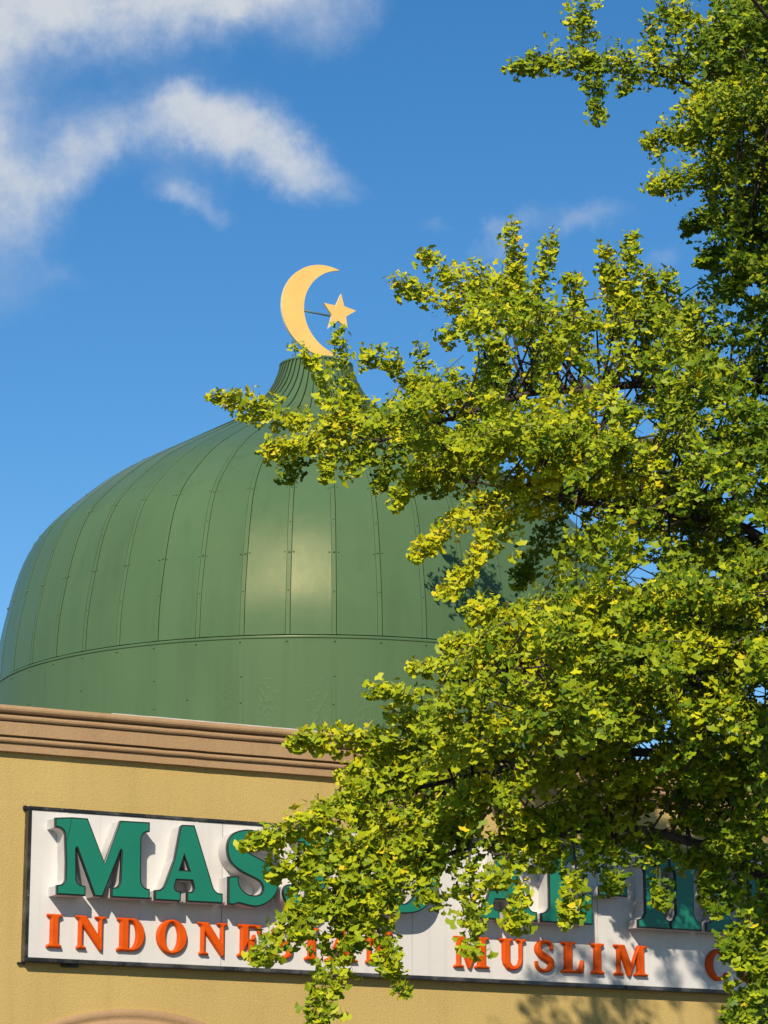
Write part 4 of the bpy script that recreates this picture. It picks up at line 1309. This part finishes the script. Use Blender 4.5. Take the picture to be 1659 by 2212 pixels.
for pts, d0, d1, r0, r1, tone in SP:
    n = len(pts)
    W_ = [at(x, y, d0 + (d1 - d0) * i / (n - 1)) for i, (x, y) in enumerate(pts)]
    P = wobble(smooth_path(W_, 0.06), 0.007, rng)
    ym = sum(p[1] for p in pts) / n
    q, rr = nearest_limb(P[0])
    mid = (q + P[0]) * 0.5 + Vector((0, 0, -0.04))
    root = smooth_path([q, mid, P[0]], 0.08)[:-1] if (q - P[0]).length > 0.05 else []
    spray_branch(root + P, min(rr * 0.8, 0.011))
    spray_leaves(P, r0 * 1.12 * d0 * PXM, r1 * 1.12 * d1 * PXM, min(1, tone + .06), 4.9, leaf_size(ym), False)
    # side shoots
    for k in range(max(1, int(len(P) / 7))):
        i = rng.randrange(int(len(P) * .15), len(P) - 1)
        d = (P[min(i + 2, len(P) - 1)] - P[i]).normalized()
        side = Vector((rng.gauss(0, .6), rng.gauss(0, .8), rng.gauss(0.05, .7)))
        dd = (d * 0.8 + side * 0.8).normalized()
        ll = rng.uniform(0.12, 0.30) * (1.2 - i / len(P))
        Q = smooth_path([P[i], P[i] + dd * ll * .5 + Vector((0, 0, .01)), P[i] + dd * ll], 0.06)
        spray_branch(Q, 0.005)
        spray_leaves(Q, 0.042, 0.018, min(1, tone + .05), 3.2, leaf_size(ym), False)

# fill of the crown: shoots off the limbs, inside the crown's outline
n_fill = 0
tries = 0
while n_fill < 640 and tries < 16000:
    tries += 1
    x, y = rng.uniform(560, 1900), rng.uniform(-60, 2230)
    if not in_poly(np.array([x]), np.array([y]))[0]:
        continue
    # tiers: leafy shelves that reach towards the light, with recesses under them
    dep = float(np.interp(y, [0, 400, 440, 620, 640, 770, 800, 860, 880, 1060, 1100, 1230, 1260, 1540, 1590, 2230],
                          [17.0, 17.0, 17.7, 17.7, 16.7, 16.7, 17.6, 17.6, 16.2, 16.2, 17.6, 17.6, 15.6, 15.6, 17.3, 17.0])) + rng.gauss(0, .25)
    if rng.random() < 0.30:
        dep += rng.uniform(0.6, 1.8)
    p = at(x, y, dep)
    q, rr = nearest_limb(p)
    dist = (q - p).length
    if dist > 1.15:
        continue
    d = Vector((rng.uniform(-1, 0.25), rng.uniform(-.8, .3), rng.gauss(0.0, .55))).normalized()
    ll = rng.uniform(.35, .75)
    P = wobble(smooth_path([p, p + d * ll * .5 + Vector((0, 0, .03)), p + d * ll + Vector((0, 0, -.03))], 0.06), 0.006, rng)
    tx_, ty_, _ = to_px(np.array([tuple(P[-1]), tuple(P[len(P) // 2]), tuple((q + p) * .5)]))
    if not in_poly(tx_, ty_).all():
        continue
    if dist > 0.04:
        root = smooth_path([q, (q + p) * .5 + Vector((0, 0, -.05)), p], 0.08)[:-1]
    else:
        root = []
    spray_branch(root + P, 0.008)
    # leaf tone goes from yellow green to darker green towards the right
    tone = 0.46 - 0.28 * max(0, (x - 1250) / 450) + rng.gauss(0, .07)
    spray_leaves(P, rng.uniform(.10, .15), rng.uniform(.04, .07), min(.75, max(.05, tone)), 2.3, leaf_size(y), True)
    n_fill += 1
# the rest of the crown, right of and above the picture
n_fill = 0
while n_fill < 240:
    a = rng.uniform(0, 6.28); rr_ = math.sqrt(rng.uniform(0.05, 1))
    z = rng.uniform(3.5, 14.4)
    R_ = 3.0 * max(0.15, 1 - abs((z - 7.0) / 8.0) ** 1.8)
    p = Vector((TX + 0.6 + R_ * rr_ * math.cos(a), TY + R_ * rr_ * math.sin(a) * 0.8, z))
    px, py, f = to_px(np.array([tuple(p)]))
    if px[0] < 1640 and py[0] > -60:
        continue
    if p.x < 1.6 + max(0, (z - 9.3)) * 0.25:
        continue
    if z > 8.8 and p.y < 17.2 and p.x < 4.2:
        continue
    d = Vector((math.cos(a), math.sin(a), rng.gauss(.15, .4))).normalized()
    ll = rng.uniform(.5, 1.0)
    ex, ey, _ = to_px(np.array([tuple(p + d * ll)]))
    if ey[0] > -60 and ex[0] < 1640:
        continue
    P = smooth_path([p, p + d * ll * .5, p + d * ll + Vector((0, 0, -.05))], 0.12)
    q = Vector((TX, TY, max(1.5, z - 0.8)))
    spray_branch(smooth_path([q, (q + p) * .5, p], 0.3)[:-1] + P, 0.02)
    tx_, ty_, _ = to_px(np.array([tuple(P[-1]), tuple(P[len(P) // 2])]))
    near = bool(((tx_ < 1720) & (ty_ > -70)).any())
    spray_leaves(P, rng.uniform(.20, .30), rng.uniform(.08, .12), 0.3, 1.0, 0.058 if near else 0.10, True)
    n_fill += 1

n_fill = 0
while n_fill < 26:  # added sprays out of view above, to shade the crown's right side
    p = Vector((rng.uniform(1.75, 4.2), rng.uniform(14.2, 15.4), rng.uniform(8.0, 8.9)))
    px, py, f = to_px(np.array([tuple(p)]))
    if py[0] > -70:
        continue
    d = Vector((rng.uniform(-.5, .5), -0.7, rng.gauss(.1, .2))).normalized()
    ll = rng.uniform(.5, .9)
    P = smooth_path([p, p + d * ll * .5, p + d * ll], 0.12)
    q = Vector((TX, TY, 7.6))
    spray_branch(smooth_path([q, (q + p) * .5 + Vector((0, 0, .2)), p], 0.3)[:-1] + P, 0.02)
    spray_leaves(P, rng.uniform(.20, .28), rng.uniform(.08, .12), 0.3, 1.3, 0.09, True)
    n_fill += 1
POS = np.concatenate(LEAF_POS); RAD = np.concatenate(LEAF_RAD); TONE = np.concatenate(LEAF_TONE); SIZE = np.concatenate(LEAF_SIZE)
NL = len(POS)
print('leaves', NL)
# leaf axes: blade droops outwards, its face turns to the light
RAD /= np.linalg.norm(RAD, axis=1)[:, None]
dirv = RAD * 0.75 + np.array([0, 0, -0.80]) + np.array([0, -0.16, 0]) + nrng.normal(0, .28, (NL, 3))
dirv /= np.linalg.norm(dirv, axis=1)[:, None]
lightv = np.array(tuple(to_sun))
nv = lightv * 0.62 + np.array([0, -.1, .22]) + nrng.normal(0, .62, (NL, 3))
nv -= dirv * np.sum(nv * dirv, 1)[:, None]
nv /= np.linalg.norm(nv, axis=1)[:, None]
side = np.cross(dirv, nv)
# blade shapes (x across, y along, z off the plane), unit size = blade width 1
def blade(kind):
    r = random.Random(100 + kind)
    spread = R(r.uniform(40, 57))
    cup = r.choice((-0.12, 0.0, 0.0, 0.12, 0.22, 0.5)) + r.uniform(-.05, .05)
    notch = r.uniform(0.72, 0.96)
    v = [(0, 0.0, 0)]
    L0 = 0.76
    for a in (-0.62, 0.0, 0.62):
        v.append((0.34 * math.sin(a * spread), 0.34 * math.cos(a * spread), 0))
    n = 7
    for i in range(n):
        u = -1 + 2 * i / (n - 1)
        a = u * spread
        rr = L0 * (1.0 - 0.10 * abs(u) ** 3) * (1 + r.uniform(-.05, .05))
        if i == n // 2:
            rr *= notch
        v.append((rr * math.sin(a), rr * math.cos(a), 0))
    bend = r.choice((1.6, 1, .3, -.4))
    w = r.uniform(0.01, 0.04); ph = r.uniform(0, 6)
    v = [(x, y, cup * x * x * 1.6 - 0.14 * y * y * bend + w * math.sin(7 * x + ph) * y) for x, y, z in v]
    f = [(0, 2, 1), (0, 3, 2), (1, 5, 4), (1, 2, 5), (2, 6, 5), (2, 7, 6), (2, 8, 7), (2, 9, 8), (2, 3, 9), (3, 10, 9)]
    # stalk: a thin strip back to the spur
    b = len(v)
    v += [(-0.015, 0.02, 0), (0.015, 0.02, 0), (0.012, -0.50, 0.05), (-0.012, -0.50, 0.05)]
    f += [(b, b + 1, b + 2), (b, b + 2, b + 3)]
    return np.array(v, float), np.array(f, int)
NK = 14
BL = [blade(k) for k in range(NK)]
KIND = nrng.integers(0, NK, NL)
# the largest leaves in the picture become leaves of their own
px, py, dp = to_px(POS)
vis = (px > 20) & (px < 1640) & (py > 20) & (py < 2190)
facing = np.abs(nv @ np.array([0, -1, -.2]))
score = np.where(vis, SIZE * SIZE / (dp * dp) * (0.4 + facing), 0)
# in front only: nearest leaf in each small cell of the picture
cell = {}
order = np.argsort(dp)
front = np.zeros(NL, bool)
for i in order:
    if not vis[i]:
        continue
    key = (int(px[i] // 22), int(py[i] // 22))
    if key not in cell:
        cell[key] = i
        front[i] = True
score = np.where(front, score, 0)
own = np.argsort(-score)[:300]
own_mask = np.zeros(NL, bool); own_mask[own] = True

VV, FF, TT = [], [], []
base = 0
for k in range(NK):
    ids = np.where((KIND == k) & ~own_mask)[0]
    bv, bf = BL[k]
    s = SIZE[ids][:, None, None]
    vv = POS[ids][:, None, :] + s * (side[ids][:, None, :] * bv[None, :, 0:1] + dirv[ids][:, None, :] * (bv[None, :, 1:2] + 0.2) + nv[ids][:, None, :] * bv[None, :, 2:3])
    ff = bf[None] + (base + np.arange(len(ids)) * len(bv))[:, None, None]
    VV.append(vv.reshape(-1, 3)); FF.append(ff.reshape(-1, 3))
    TT.append(np.repeat(TONE[ids], len(bv)))
    base += len(ids) * len(bv)
VV = np.concatenate(VV); FF = np.concatenate(FF); TT = np.concatenate(TT)
m = bpy.data.meshes.new('foliage')
m.vertices.add(len(VV)); m.vertices.foreach_set('co', VV.astype(np.float32).ravel())
m.loops.add(FF.size); m.loops.foreach_set('vertex_index', FF.astype(np.int32).ravel())
m.polygons.add(len(FF)); m.polygons.foreach_set('loop_start', np.arange(0, FF.size, 3, dtype=np.int32))
m.polygons.foreach_set('use_smooth', np.ones(len(FF), bool))
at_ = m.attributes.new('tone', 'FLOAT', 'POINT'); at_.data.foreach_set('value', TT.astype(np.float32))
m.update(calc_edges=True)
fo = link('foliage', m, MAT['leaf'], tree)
fo['kind'] = 'stuff'
# single leaves
LM = {}
for i in own:
    k = int(KIND[i]); tb = int(min(3, TONE[i] * 4))
    if (k, tb) not in LM:
        bv, bf = BL[k]
        lm = mesh_py('leaf', bv + np.array([0, 0.2, 0]), [tuple(int(q) for q in t) for t in bf], True)
        a_ = lm.attributes.new('tone', 'FLOAT', 'POINT'); a_.data.foreach_set('value', np.full(len(bv), 0.15 + 0.22 * tb, np.float32))
        lm.materials.append(MAT['leaf'])
        LM[(k, tb)] = lm
    o = bpy.data.objects.new('leaf', LM[(k, tb)])
    COL.objects.link(o)
    o.parent = tree
    mt = Matrix((side[i], dirv[i], nv[i])).transposed().to_4x4()
    mt = Matrix.Translation(Vector(POS[i]) - Vector(tree.location)) @ mt @ Matrix.Scale(float(SIZE[i]), 4)
    o.matrix_local = mt
print('tris foliage', len(FF))
